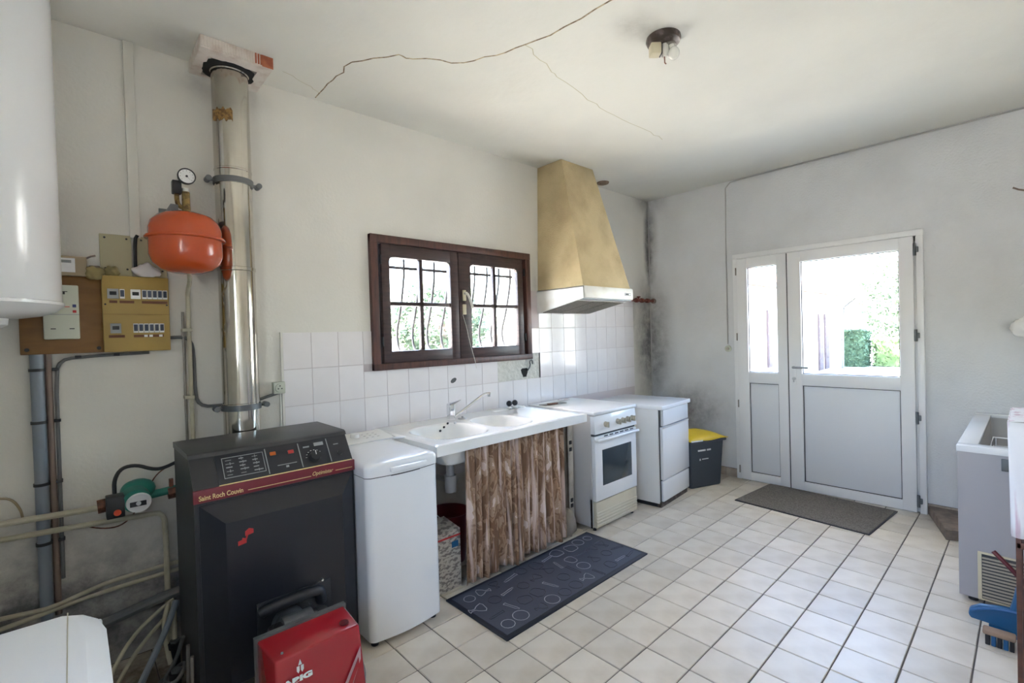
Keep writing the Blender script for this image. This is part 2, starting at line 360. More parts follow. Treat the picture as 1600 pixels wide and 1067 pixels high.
def link(name, me, parent=None, loc=None, rot=None):
    o = bpy.data.objects.new(name, me); C.objects.link(o)
    if parent is not None: o.parent = parent
    if loc: o.location = loc
    if rot: o.rotation_euler = rot
    return o
def thing(name, label, cat, loc=(0, 0, 0), rz=0, group=None):
    o = bpy.data.objects.new(name, None); C.objects.link(o); o.location = loc; o.rotation_euler = (0, 0, rz)
    o.empty_display_size = 0.05
    return tag(o, label, cat, group)
def tag(o, label, cat, group=None):
    o['label'] = label; o['category'] = cat
    if group: o['group'] = group
    return o
def struct(o, label=None):
    o['kind'] = 'structure'
    if label: o['label'] = label
    return o
def stuff(o):
    o['kind'] = 'stuff'; return o
def text(s, size, m, parent, loc, rot=(PI/2, 0, 0), name='lettering', depth=0.0006, bold=0.0, align='LEFT', shear=0, sx=1.0):
    cu = bpy.data.curves.new('t', 'FONT'); cu.body = s; cu.size = size; cu.extrude = depth; cu.offset = bold
    cu.align_x = align; cu.shear = shear
    t = bpy.data.objects.new('t', cu); C.objects.link(t)
    bpy.context.view_layer.update()
    me = bpy.data.meshes.new_from_object(t.evaluated_get(bpy.context.evaluated_depsgraph_get()))
    bpy.data.objects.remove(t)
    me.materials.clear(); me.materials.append(m)
    o = link(name, me, parent, loc, rot); o.scale = (sx, 1, 1)
    return o
RX90 = Matrix.Rotation(PI/2, 3, 'X')
H = 2.859
XL, YF = -5.28, -3.32           # left wall, wall behind the camera

# ------------------------------------------------------------------ room shell
b = MB()
for x0, x1, z0, z1 in ((XL-0.25, -3.285, -0.15, H), (-1.905, 0.25, -0.15, H), (-3.285, -1.905, -0.15, 1.256), (-3.285, -1.905, 2.088, H)):
    b.box(x0, 0, z0, x1, 0.25, z1)
wall_back = struct(b.ob('wall_back', m_wall, smooth=False))
b = MB()
for y0, y1, z0, z1 in ((YF, -2.296, -0.15, H), (-0.934, 0, -0.15, H), (-2.296, -0.934, 2.122, H), (-2.296, -0.934, -0.15, -0.01)):
    b.box(0, y0, z0, 0.25, y1, z1)
wall_right = struct(b.ob('wall_right', m_doorwall, smooth=False))
b = MB()
for y0, y1, z0, z1 in ((YF, -3.12, -0.15, H), (-2.12, 0, -0.15, H), (-3.12, -2.12, -0.15, 1.2), (-3.12, -2.12, 2.1, H)):
    b.box(XL-0.25, y0, z0, XL, y1, z1)
wall_left = struct(b.ob('wall_left', m_wall, smooth=False))
w2 = bpy.data.objects.new('added_window', None); C.objects.link(w2); struct(w2, 'added unseen white window in the left wall, lighting the door wall')  # unseen window, added so that daylight reaches the door wall
b = MB()
for a_ in ((-3.12, 1.2, -3.06, 2.1), (-2.18, 1.2, -2.12, 2.1), (-3.06, 1.2, -2.18, 1.26), (-3.06, 2.04, -2.18, 2.1), (-2.66, 1.26, -2.58, 2.04)):
    b.box(XL-0.10, a_[0], a_[1], XL-0.04, a_[2], a_[3], 0.003)
b.ob('window_frame', m_pvc, w2)
MB().box(XL-0.072, -3.06, 1.26, XL-0.066, -2.18, 2.04).ob('pane', m_glass, w2, smooth=False)
wall_front = struct(MB().box(XL-0.25, YF-0.25, -0.15, 0.25, YF, H).ob('wall_front', m_wall, smooth=False))
ceiling = struct(MB().box(XL-0.7, YF-0.7, H, 0.9, 0.8, H+0.2).ob('ceiling', m_ceil, smooth=False))  # overhang past the walls is unseen, added to keep direct sun off the glazing
floor = struct(MB().box(XL, YF, -0.15, 0, 0, -0.005).ob('floor', m_grout, smooth=False))

# floor tiles: one shared mesh, one object each
PX, PY, J = 0.206, 0.205, 0.0028
def tile_mesh(wx, wy, name, m, h=0.006, ch=0.0022):
    bm = MB(); x, y = wx/2, wy/2
    lo = [(-x, -y, -h), (x, -y, -h), (x, y, -h), (-x, y, -h)]; mid = [(a, c, -ch) for a, c, _ in lo]
    hi = [(-x+ch, -y+ch, 0), (x-ch, -y+ch, 0), (x-ch, y-ch, 0), (-x+ch, y-ch, 0)]
    L = [[bm.b.verts.new(p) for p in q] for q in (lo, mid, hi)]
    for A, B in zip(L, L[1:]):
        for i in range(4): bm.b.faces.new((A[i], A[(i+1) % 4], B[(i+1) % 4], B[i]))
    bm.b.faces.new(L[2]); return bm.mesh(name, m, smooth=False)
ftile = tile_mesh(PX-2*J, PY-2*J, 'tile', m_ftile)
def proj(p):
    d = Vector(p)-Vector((CX, CY, CZ)); z = d.dot(fw)
    if z < 0.05: return None
    return 800+F_PX*d.dot(r2)/z, 533.5-F_PX*d.dot(u2)/z, z
cells = []
for i in range(-15, 11):
    for j in range(-9, 9):
        x0 = -2.208+i*PX; y0 = -1.650+j*PY
        x1, y1 = min(x0+PX, 0), min(y0+PY, 0); xa, ya = max(x0, XL), max(y0, YF)
        if x1-xa < 0.02 or y1-ya < 0.02: continue
        cx_, cy_ = (xa+x1)/2, (ya+y1)/2
        pr = [proj((a, c, 0)) for a in (xa, cx_, x1) for c in (ya, cy_, y1)]
        vis = any(q and 0 < q[0] < 1600 and 0 < q[1] < 1067 for q in pr)
        hid = (cx_ > -4.3 and cx_ < -3.4 and cy_ > -0.62) or (-3.0 < cx_ < -2.3 and cy_ > -0.5) or (-2.0 < cx_ < -0.7 and cy_ > -0.55) or (cy_ < -2.65 and cx_ > -1.3)
        cells.append((0 if vis and not hid else 1, (cx_-CX)**2+(cy_-CY)**2, xa, ya, x1, y1, x0, y0))
cells.sort()
rest = MB(); cut_cache = {}
for n_, (h_, d_, xa, ya, x1, y1, x0, y0) in enumerate(cells):
    wx, wy = x1-xa, y1-ya
    if n_ < 292 and h_ == 0:
        key = (round(wx, 3), round(wy, 3))
        me = ftile if key == (PX, PY) else cut_cache.setdefault(key, tile_mesh(wx-2*J, wy-2*J, 'tile', m_ftile))
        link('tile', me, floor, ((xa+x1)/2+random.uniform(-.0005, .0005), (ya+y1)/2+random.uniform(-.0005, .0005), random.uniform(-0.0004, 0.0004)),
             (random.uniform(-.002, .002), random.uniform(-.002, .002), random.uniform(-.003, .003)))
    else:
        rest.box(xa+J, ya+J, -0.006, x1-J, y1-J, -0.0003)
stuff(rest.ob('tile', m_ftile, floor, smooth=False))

# wall tiles above the sink
WP, x_s = 0.159, -3.84
rows = [(0.44, 0.65), (0.65, 0.86), (0.86, 1.07), (1.07, 1.28), (1.28, 1.49), (1.49, 1.70), (1.70, 1.807)]
grout = MB()
cache = {}
for k in range(22):
    xa = x_s+k*WP; xb = xa+WP
    for r_, (z0, z1) in enumerate(rows):
        if z0 >= 1.49 and xa < -1.87: continue
        if r_ == 3 and k in (10, 11, 12): continue
        if r_ < 2 and k > 14: continue
        za, zb = z0, z1; x0, x1 = xa, xb
        if x1 > -3.302 and x0 < -1.888:
            if r_ == 4:
                if x0 < -3.302: x1 = -3.302
                elif x1 > -1.888: x0 = -1.888
                else: continue
            if r_ == 3: zb = 1.236
        if x1-x0 < 0.015: continue
        key = (round(x1-x0, 3), round(zb-za, 3))
        if key not in cache: cache[key] = tile_mesh(key[0]-0.003, key[1]-0.003, 'tile', m_wtile, 0.006, 0.0012)
        link('tile', cache[key], wall_back, ((x0+x1)/2, -0.006+random.uniform(-.0004, .0004), (za+zb)/2), (PI/2+random.uniform(-.003, .003), 0, random.uniform(-.003, .003)))
grout = MB()
for a in ((-3.84, 0.44, -3.302, 1.488), (-3.302, 0.44, -2.25, 1.236), (-2.25, 0.44, -1.775, 1.07), (-1.775, 0.44, -0.345, 1.806), (-1.886, 1.28, -1.775, 1.806)):
    grout.box(a[0], -0.003, a[1], a[2], 0.001, a[3])
grout.ob('grout', m_wgrout, wall_back, smooth=False)
MB().box(-3.852, -0.012, 0.5, -3.840, 0, 1.492).ob('edge_strip', m_trunk, wall_back)
b = MB(); b.box(-2.25, -0.002, 1.07, -1.775, 0.001, 1.28); b.ob('bare_patch', m_patch, wall_back)
b = MB(); b.poly([(-1.955+0.035*math.cos(a)*(1+.35*math.sin(3*a)), -0.0035, 1.125+0.05*math.sin(a)*(1+.3*math.cos(2*a))) for a in [k*PI/7 for k in range(14)]], (0, 0.002, 0)); b.ob('hole', m_soot, wall_back, smooth=False)
b = MB(); b.tube([(-1.93, -0.006, 1.13), (-1.90, -0.02, 1.18), (-1.905, -0.012, 1.215), (-1.87, -0.008, 1.23), (-1.86, -0.006, 1.19)], 0.005, 6, 1); b.ob('wire_stub', m_greycable, wall_back)
b = MB(); b.poly([(-2.678+0.026*math.cos(a), -0.0075, 1.122+0.017*math.sin(a)+0.008*math.cos(a)) for a in [k*PI/6 for k in range(12)]], (0, 0.001, 0)); b.ob('hole', m_seal, wall_back, smooth=False)
MB().box(-1.778, -0.009, 1.07, -1.771, 0, 1.28).ob('tile_edge', m_seal, wall_back)

# skirting
n_b = 0
for ya, yb in ((-0.93, -0.0), (YF, -2.31)):
    root = struct(MB().box(-0.006, ya, 0, 0, yb, 0.082).ob('baseboard_right', m_grout, smooth=False))
    y = yb
    while y > ya+0.03:
        y2 = max(y-0.2, ya); MB().box(-0.012, y2+0.002, 0.001, -0.004, y-0.002, 0.08, bev=0.0015, seg=1).ob('tile', m_skirt, root); y = y2
root = struct(MB().box(-0.72, -0.006, 0, 0, 0, 0.082).ob('baseboard_back', m_grout, smooth=False))
for k in range(4): MB().box(-0.18*(k+1)+0.002, -0.012, 0.001, -0.18*k-0.002, -0.004, 0.08, bev=0.0015, seg=1).ob('tile', m_skirt, root)

# ceiling cracks
def crack(name, pts, r, m):
    q = []
    for a, c in zip(pts, pts[1:]):
        for k in range(4):
            t = k/4; j = 0.013 if 0 < k else 0
            q.append((a[0]+(c[0]-a[0])*t+random.uniform(-j, j), a[1]+(c[1]-a[1])*t+random.uniform(-j, j), H-0.0005))
    q.append((*pts[-1], H-0.0005))
    return MB().tube(q, r, 6, 0, flat=0.4).ob(name, m, ceiling)
crack('crack', [(-2.93, -1.80), (-2.968, -1.648), (-2.99, -1.315), (-3.061, -1.075), (-3.167, -0.87), (-3.387, -0.731), (-3.46, -0.72), (-3.61, -0.509)], 0.0045, m_crack)
crack('crack', [(-3.61, -0.509), (-3.616, -0.281), (-3.617, -0.03)], 0.0035, m_crack)
crack('crack', [(-3.031, -1.183), (-2.83, -1.14), (-2.691, -1.087), (-2.35, -1.03), (-2.047, -1.013), (-1.70, -1.02), (-1.431, -1.005)], 0.0022, m_crack2)
crack('crack', [(-3.62, -0.1), (-3.75, -0.16), (-3.85, -0.2)], 0.0016, m_crack2)

# right wall: surface cable along the ceiling and down
b = MB(); b.tube([(-0.006, -3.25, H-0.012), (-0.006, -2.0, H-0.010), (-0.006, -1.0, H-0.010), (-0.006, -0.90, H-0.016), (-0.006, -0.855, H-0.06), (-0.006, -0.848, 2.3), (-0.006, -0.846, 1.29)], 0.0055, 6)
pull = tag(b.ob('surface_cable', m_greywhite), 'cream cable running along the ceiling edge and down beside the glazed door', 'cable')
t = thing('push_button', 'small round cream switch at the end of the cable beside the door', 'switch', (-0.0, -0.846, 1.245))
MB().cyl((0, 0, 0), (-0.014, 0, 0), 0.032, 0.030, 24).ob('base', m_meter, t)
MB().cyl((-0.013, 0, 0), (-0.022, 0, 0), 0.015, 0.013, 20).ob('button', m_knob, t)
tag(MB().tube([(-0.012, -0.012, 0.0), (-0.012, -0.012, H)], 0.006, 8).ob('corner_pipe', m_greywhite), 'thin white pipe running up the sooty room corner', 'pipe')

# ------------------------------------------------------------------ window
win = bpy.data.objects.new('window_1', None); C.objects.link(win); win.location = (0, 0, 0); struct(win, 'dark stained wooden casement window of two sashes with four panes each')
WX0, WX1, WZ0, WZ1 = -3.305, -1.885, 1.236, 2.108
b = MB()
b.box(WX0, -0.032, WZ0, WX0+0.05, 0.06, WZ1, 0.003); b.box(WX1-0.05, -0.032, WZ0, WX1, 0.06, WZ1, 0.003)
b.box(WX0, -0.034, WZ1-0.05, WX1, 0.06, WZ1, 0.003); b.box(WX0, -0.036, WZ0, WX1, 0.06, WZ0+0.042, 0.003)
b.ob('casing', m_woodred, win)
MB().box(WX0+0.045, 0.012, WZ0+0.04, WX0+0.078, 0.06, WZ1-0.045).box(WX1-0.078, 0.012, WZ0+0.04, WX1-0.045, 0.06, WZ1-0.045).ob('rebate', m_dark, win)
def sash(x0, x1, gx0, gx1, mx, gz0=1.355, gz1=1.972, mz=1.668):
    zb, zt = WZ0+0.040, WZ1-0.052
    s = MB(); f0, f1 = -0.020, 0.030
    s.box(x0, f0, zb, gx0, f1, zt, 0.004); s.box(gx1, f0, zb, x1, f1, zt, 0.004)
    s.box(gx0-.002, f0, zb, gx1+.002, f1, gz0, 0.004); s.box(gx0-.002, f0, gz1, gx1+.002, f1, zt, 0.004)
    so = s.ob('sash', m_wood, win)
    for a in (gx0, gx1):
        pass
    MB().box(mx-0.014, -0.012, gz0, mx+0.014, 0.022, gz1, 0.004).ob('glazing_bar', m_wood, so)
    MB().box(gx0, -0.012, mz-0.013, gx1, 0.022, mz+0.013, 0.004).ob('glazing_bar', m_wood, so)
    for xa, xb in ((gx0, mx-0.014), (mx+0.014, gx1)):
        for za, zc in ((gz0, mz-0.013), (mz+0.013, gz1)):
            MB().box(xa-.003, 0.004, za-.003, xb+.003, 0.008, zc+.003).ob('pane', m_glass, so, smooth=False)
    # rounded upper corners of the opening
    for cx_, sg in ((gx0, 1), (gx1, -1)):
        MB().poly([(cx_, -0.014, gz1), (cx_+sg*0.028, -0.014, gz1), (cx_+sg*0.008, -0.014, gz1-0.008), (cx_, -0.014, gz1-0.028)], (0, 0.02, 0)).ob('corner_fillet', m_wood, so, smooth=False)
sash(-3.226, -2.619, -3.167, -2.687, -2.925)
sash(-2.613, -1.960, -2.501, -2.023, -2.262)
hd = MB().box(-2.585, -0.030, 1.70, -2.557, -0.018, 1.78, 0.003).ob('window_handle', m_beige, win)
MB().cyl((-2.571, -0.03, 1.755), (-2.571, -0.055, 1.755), 0.010).tube([(-2.571, -0.05, 1.757), (-2.555, -0.056, 1.74), (-2.525, -0.056, 1.665), (-2.522, -0.056, 1.645)], 0.010, 8, 1).ob('lever', m_trunk, hd)
MB().box(-2.588, -0.028, 1.60, -2.556, -0.018, 1.675, 0.003).ob('catch', m_beige, hd)
MB().tube([(-2.59, -0.024, 1.60), (-2.56, -0.03, 1.50), (-2.545, -0.03, 1.42), (-2.50, -0.045, 1.24), (-2.49, -0.04, 1.20)], 0.0018, 5, 1).ob('string', m_trunk, hd)
for z in (1.95, 1.42):
    MB().cyl((-3.235, -0.024, z-0.03), (-3.235, -0.024, z+0.03), 0.007, n=10).ob('hinge', m_black, win)
for z in (1.95, 1.42):
    MB().cyl((-1.952, -0.024, z-0.03), (-1.952, -0.024, z+0.03), 0.007, n=10).ob('hinge', m_black, win)
# outside: sill and belly grille
tag(MB().box(-3.36, 0.20, 1.20, -1.83, 0.31, 1.258, 0.006).ob('outer_sill', m_hourdis), 'pale sill outside under the dark wooden window', 'window sill')
gr = thing('window_grille', 'wrought iron belly grille outside the dark wooden window', 'grille', (0, 0, 0))
for k in range(11):
    x = -3.21+0.128*k
    MB().tube([(x, 0.17, 2.07), (x, 0.17, 1.94), (x, 0.175, 1.86), (x, 0.24, 1.62), (x, 0.30, 1.48), (x, 0.28, 1.36), (x, 0.21, 1.30), (x, 0.18, 1.262)], 0.009, 8, 1).ob('bar', m_black, gr)
MB().box(-3.28, 0.165, 1.925, -1.91, 0.175, 1.945).ob('rail', m_black, gr)

# ------------------------------------------------------------------ door
door = bpy.data.objects.new('door_1', None); C.objects.link(door); struct(door, 'white glazed entrance door with a narrow fixed side leaf')
DY0, DY1, DZ = -2.310, -0.914, 2.141
b = MB(); b.box(-0.030, DY0, 0.0, 0.05, DY0+0.042, DZ, 0.004); b.box(-0.008, DY0+.03, 0.0, 0.05, DY0+0.085, DZ, 0.003); b.box(-0.008, DY1-.085, 0.0, 0.05, DY1-.03, DZ, 0.003); b.box(-0.008, DY0+.03, DZ-0.085, 0.05, DY1-.03, DZ-.03, 0.003); b.box(-0.030, DY1-0.042, 0.0, 0.05, DY1, DZ, 0.004); b.box(-0.0315, DY0-.001, DZ-0.044, 0.048, DY1+.001, DZ+.001, 0.004)
b.ob('door_frame', m_pvc, door)
MB().box(-0.02, DY0+0.04, -0.008, 0.2, DY1-0.04, 0.006, 0.003).ob('threshold', m_galv, door)
def leaf(y0, y1, g0, g1, z0=0.008, z1=2.094, gz=(1.028, 2.001), pz=(0.084, 0.926)):
    s = MB(); f0, f1 = -0.046, -0.008
    s.box(f0, y0, z0, f1, g0, z1, 0.005); s.box(f0, g1, z0, f1, y1, z1, 0.005)
    s.box(f0, g0-.003, z0, f1, g1+.003, pz[0], 0.004); s.box(f0, g0-.003, pz[1], f1, g1+.003, gz[0], 0.004); s.box(f0, g0-.003, gz[1], f1, g1+.003, z1, 0.004)
    lo = s.ob('door_leaf', m_pvc, door)
    MB().box(-0.018, g0, gz[0], -0.012, g1, gz[1]).ob('pane', m_glass, lo, smooth=False)
    for zz, mm, nm in ((gz, m_seal, 'glazing_gasket'), (pz, m_seal, 'panel_gasket')):
        q = MB(); t_ = 0.006; x_ = -0.030
        q.box(x_, g0, zz[0], x_+.01, g0+t_, zz[1]); q.box(x_, g1-t_, zz[0], x_+.01, g1, zz[1]); q.box(x_, g0, zz[0], x_+.01, g1, zz[0]+t_); q.box(x_, g0, zz[1]-t_, x_+.01, g1, zz[1])
        q.ob(nm, mm, lo, smooth=False)
    MB().box(-0.026, g0+0.004, pz[0]+0.004, -0.010, g1-0.004, pz[1]-0.004, 0.002).ob('lower_panel', m_pvcpanel, lo)
    return lo
leaf(-1.384, -0.956, -1.305, -1.052)
lf = leaf(-2.254, -1.392, -2.166, -1.497)
MB().box(-0.040, -1.3925, 0.01, 0.02, -1.3835, 2.09).ob('leaf_gap', m_seal, door, smooth=False)
hd = MB().box(-0.054, -1.452, 0.93, -0.046, -1.420, 1.12, 0.003).ob('handle_plate', m_pvc, lf)
MB().tube([(-0.05, -1.436, 1.085), (-0.095, -1.436, 1.085), (-0.10, -1.45, 1.085), (-0.10, -1.56, 1.085)], 0.0095, 10, 1).ob('door_handle', m_handle, lf)
MB().cyl((-0.05, -1.436, 0.985), (-0.068, -1.436, 0.985), 0.014).box(-0.078, -1.440, 0.955, -0.062, -1.432, 0.99).ob('lock', m_steel, lf)
for z in (1.992, 1.348, 0.725, 0.096):
    MB().cyl((-0.045, -2.262, z-0.045), (-0.045, -2.262, z+0.045), 0.010, n=12).box(-0.05, -2.285, z-0.02, -0.03, -2.262, z+0.02, 0.003).ob('hinge', m_zinc, door)
for z in (1.978, 1.359, 0.724, 0.10):
    MB().cyl((-0.045, -0.950, z-0.035), (-0.045, -0.950, z+0.035), 0.006, n=10).ob('hinge', m_galv, door)

# ------------------------------------------------------------------ outside world
m_gravel = mat('pale_paving', (0.42, 0.41, 0.37), 0.9, noise=(3, (0.36, 0.35, 0.31), 0.4, 0.7))
m_lawn = mat('lawn', (0.16, 0.24, 0.06), 0.95, noise=(3, (0.22, 0.27, 0.09), 0.4, 0.6))
m_render = mat('pinkish_render', (0.60, 0.52, 0.47), 0.9)
m_roofo = mat('roof_tiles', (0.42, 0.22, 0.14), 0.9, noise=(6, (0.5, 0.3, 0.2), 0.4, 0.6))
m_soffit = mat('soffit_wood', (0.08, 0.05, 0.035), 0.8)
m_shutter = mat('brown_shutter', (0.06, 0.042, 0.045), 0.7)
m_hedge = mat('clipped_hedge', (0.05, 0.09, 0.05), 0.9, noise=(14, (0.08, 0.14, 0.075), 0.4, 0.6))
m_hedge2 = mat('light_hedge', (0.085, 0.14, 0.045), 0.9, noise=(4, (0.17, 0.24, 0.10), 0.4, 0.6))
m_tree = mat('tree_leaves', (0.08, 0.12, 0.07), 0.9, noise=(2, (0.18, 0.23, 0.14), 0.4, 0.6))
g = MB(); g.box(-60, -60, -0.45, 90, 90, -0.155); struct(g.ob('exterior_ground', m_gravel, smooth=False))
def clump_mesh(seed, rad, nleaf, m, box=None, size=0.12):
    rnd = random.Random(seed); vs = []; fs = []
    for _ in range(nleaf):
        if box:
            ax = rnd.randrange(3); p = [rnd.uniform(-1, 1) for _ in range(3)]
            p[ax] = rnd.choice((-1, 1))*rnd.uniform(0.9, 1.0); p = Vector((p[0]*box[0], p[1]*box[1], p[2]*box[2]))
        else:
            d = Vector((rnd.gauss(0, 1), rnd.gauss(0, 1), rnd.gauss(0, 1))).normalized()
            p = Vector((d.x*rad[0], d.y*rad[1], d.z*rad[2]))*rnd.uniform(0.7, 1.05)*(1+0.18*math.sin(d.x*5+seed)*math.cos(d.z*6))
        u = Vector((rnd.gauss(0, 1), rnd.gauss(0, 1), rnd.gauss(0, 1))).normalized(); v = u.orthogonal().normalized()
        s_ = size*rnd.uniform(0.6, 1.3); i = len(vs)
        vs += [p-u*s_, p+v*s_*0.5, p+u*s_, p-v*s_*0.5]; fs.append((i, i+1, i+2, i+3))
    me = bpy.data.meshes.new('foliage'); me.from_pydata(vs, [], fs); me.materials.append(m); return me
def hedge(label, c, hx, hy, hz, m, n):
    t = thing('hedge', label, 'hedge', (c[0], c[1], -0.155))
    MB().box(-hx*.93, -hy*.93, 0, hx*.93, hy*.93, hz*2*0.97, 0.05).ob('inner_growth', m, t)
    stuff(link('leaves', clump_mesh(int(c[0]*7), None, n, m, (hx, hy, hz), 0.07), t, (0, 0, hz)))
hedge('dark green clipped hedge beside the white house seen through the door', (17.6, 1.75), 0.5, 0.36, 0.70, m_hedge, 2600)
hedge('pale sunlit hedge right of the dark green clipped hedge', (18.2, -0.48), 0.6, 1.75, 0.53, m_hedge2, 3500)
def tree(label, x, y, z, rad, seed):
    t = thing('garden_tree', label, 'tree', (x, y, -0.155))
    MB().tube([(0, 0, 0), (0.05, 0.03, z*0.5), (0, 0, z)], 0.16, 8, 1).ob('trunk', m_brownpipe, t)
    stuff(link('crown', clump_mesh(seed, rad, 5000, m_tree, None, 0.16), t, (0, 0, z)))
tree('tall pale tree behind the light hedge beyond the door', 27, 1.6, 2.9, (2.2, 2.2, 2.6), 3)
tree('lower pale tree at the edge of the garden beyond the door', 25, -2.6, 2.0, (1.9, 1.7, 1.9), 5)
tree('leafy tree seen through the dark wooden window', 1.5, 16, 2.6, (2.6, 2.2, 2.2), 9)
tree('second leafy tree seen through the dark wooden window', 7.5, 15, 2.2, (2.4, 2.0, 1.9), 11)
hs = thing('garden_house', 'pale rendered house with brown shutters outside the glazed door', 'house', (6.0, 2.0, -0.155))
MB().box(0, 0, 0, 10.45, 6, 2.85).ob('house_wall', m_render, hs, smooth=False)
MB().box(-0.4, -0.45, 2.68, 10.9, 0.02, 2.74).ob('soffit', m_soffit, hs, smooth=False)
MB().poly([(-0.5, -0.55, 2.72), (-0.5, 3, 4.1), (-0.5, 6.5, 2.72), (-0.5, 6.5, 2.60), (-0.5, 3, 3.95), (-0.5, -0.55, 2.62)], (11.5, 0, 0)).ob('roof', m_roofo, hs, smooth=False)
for x0, x1, z0, z1 in ((7.65, 8.15, 0.1, 2.0), (8.35, 8.83, 0.1, 2.0), (3.1, 3.4, 0.5, 2.06), (0.8, 1.5, 0.5, 2.06)):
    sh = MB().box(x0, -0.04, z0, x1, 0.0, z1, 0.005).ob('shutter', m_shutter, hs)
    for k in range(5): MB().box(x0+0.03, -0.05, z0+0.06+(z1-z0-.1)*k/5, x1-0.03, -0.038, z0+0.05+(z1-z0-.1)*(k+0.9)/5, 0.004).ob('slat', m_shutter, sh)
MB().tube([(10.75, -0.5, 2.62), (10.7, -0.3, 2.45), (10.47, -0.07, 2.2), (10.45, -0.06, 0)], 0.045, 10, 1).ob('downspout', m_zinc, hs)
MB().cyl((-0.5, -0.55, 2.64), (11, -0.55, 2.64), 0.06, n=10).ob('gutter', m_zinc, hs)

# ------------------------------------------------------------------ flue
FX, FY, FR = -4.080, -0.115, 0.083
fl = thing('flue_pipe', 'tall polished steel flue pipe rising from behind the boiler to the ceiling', 'flue', (FX, FY, 0.0))
MB().lathe([(FR, 0.75), (FR, 1.12), (FR+.003, 1.122), (FR+.003, 1.135), (FR, 1.137), (FR, 1.800), (FR+.0035, 1.802), (FR+.0035, 1.818), (FR, 1.82), (FR, 2.30), (FR+.002, 2.302), (FR+.002, 2.31), (FR, 2.312), (FR, 2.79), (FR+.004, 2.795), (FR+.004, 2.805)], n=48).ob('pipe', m_flue, fl)
MB().lathe([(FR-0.004, 2.80), (FR-0.004, H-0.004)], n=40).ob('sleeve', m_galv, fl)
q = MB()  # scrap of old tape round the left front of the pipe
A0, A1 = math.radians(188), math.radians(262)
q.grid(lambda u, v: ((FR+.0015)*math.cos(A0+(A1-A0)*u), (FR+.0015)*math.sin(A0+(A1-A0)*u), 2.535+0.055*v+0.006*math.sin(u*23)+0.004*math.sin(u*41+v)), 24, 2)
q.ob('tape_scrap', mat('old_tape', (0.30, 0.17, 0.05), 0.6, noise=(60, (0.14, 0.07, 0.02), 0.45, 0.55)), fl)
for z in (2.25, 1.115):
    q = MB(); q.lathe([(FR+.001, z-0.014), (FR+.007, z-0.014), (FR+.007, z+0.014), (FR+.001, z+0.014)], n=48)
    cl = q.ob('clamp', m_zinc, fl)
    for s_ in (-1, 1):
        MB().cyl((s_*(FR+0.0), -0.004, z), (s_*(FR+0.035), -0.004, z), 0.008, n=10).cyl((s_*(FR+0.03), 0.02, z), (s_*(FR+0.03), -0.03, z), 0.014, n=10).ob('clamp_bolt', m_zinc, cl)
# hollow clay block around the flue
cb = thing('ceiling_block', 'whitewashed hollow clay block round the flue at the ceiling', 'clay block', (FX, 0, H))
q = MB(); x0, x1, yb, z0 = -0.155, 0.155, -0.29, -0.058
for a in ((x0, yb, x1, FY-FR-0.02), (x0, FY+FR+0.008, x1, 0), (x0, FY-FR-0.021, -FR-0.025, FY+FR+0.009), (FR+0.018, FY-FR-0.021, x1, FY+FR+0.009)):
    q.box(a[0], a[1], z0, a[2], a[3], -0.001)
q.ob('block', m_hourdis, cb, smooth=False)
for k in range(26):
    x = x0+0.006+0.0119*k
    MB().box(x-0.0032, yb-0.005, z0+0.006, x+0.0032, yb+0.001, -0.004).ob('rib', m_hourdis if k < 19 else m_clay, cb, smooth=False)
MB().box(0.105, yb-0.003, z0+0.001, x1+0.001, yb+0.001, -0.002).ob('broken_corner', m_clay, cb, smooth=False)
q = MB(); q.lathe([(FR+0.0, z0-0.0025), (FR+0.03, z0-0.0015), (FR+0.035, z0+0.005), (FR, z0+0.003)], c=(-0.006, FY, 0), n=20)
for v in q.b.verts: v.co.x += random.uniform(-.008, .008); v.co.y += random.uniform(-.006, .006)
q.ob('soot_ring', m_soot, cb)

# ------------------------------------------------------------------ range hood
hd = thing('range_hood', 'trapezoid range hood papered in yellowed beige above the cooker', 'range hood', (0, 0, 0))
q = MB()
q.hexa([(-1.772, -0.0, 1.80), (-1.130, -0.0, 1.80), (-1.130, -0.50, 1.80), (-1.772, -0.50, 1.80)], [(-1.735, -0.0, H-.001), (-1.322, -0.0, H-.001), (-1.322, -0.275, H-.001), (-1.735, -0.275, H-.001)])
q.bevel_all(0.006, 2); q.ob('chimney_cover', m_hood, hd)
q = MB()
q.poly([(-1.785, 0, 1.615), (-1.785, -0.512, 1.712), (-1.785, -0.512, 1.805), (-1.785, 0, 1.805)], (0.010, 0, 0))
q.poly([(-1.127, 0, 1.615), (-1.127, -0.512, 1.712), (-1.127, -0.512, 1.805), (-1.127, 0, 1.805)], (0.010, 0, 0))
q.box(-1.785, -0.515, 1.712, -1.117, -0.500, 1.805, 0.004)
q.box(-1.785, -0.512, 1.798, -1.117, 0, 1.806)
q.ob('hood_casing', m_hoodw, hd)
MB().poly([(-1.775, -0.03, 1.618), (-1.775, -0.45, 1.700), (-1.775, -0.45, 1.706), (-1.775, -0.03, 1.624)], (0.65, 0, 0)).ob('filter_frame', m_hoodw, hd, smooth=False)
for k in range(3):
    xa = -1.765+0.213*k
    MB().poly([(xa, -0.05, 1.617), (xa, -0.43, 1.692), (xa, -0.43, 1.700), (xa, -0.05, 1.625)], (0.203, 0, 0)).ob('grease_filter', m_mesh, hd, smooth=False)
MB().box(-1.775, -0.50, 1.702, -1.125, -0.45, 1.712).ob('front_strip', m_zinc, hd)
cp = MB().box(-1.245, -0.5165, 1.745, -1.155, -0.514, 1.768).ob('control_strip', m_greyprint, hd)
MB().box(-1.225, -0.520, 1.750, -1.195, -0.516, 1.763, 0.001).ob('slider', m_black, cp); MB().box(-1.185, -0.520, 1.750, -1.165, -0.516, 1.763, 0.001).ob('slider', m_whiteold, cp)
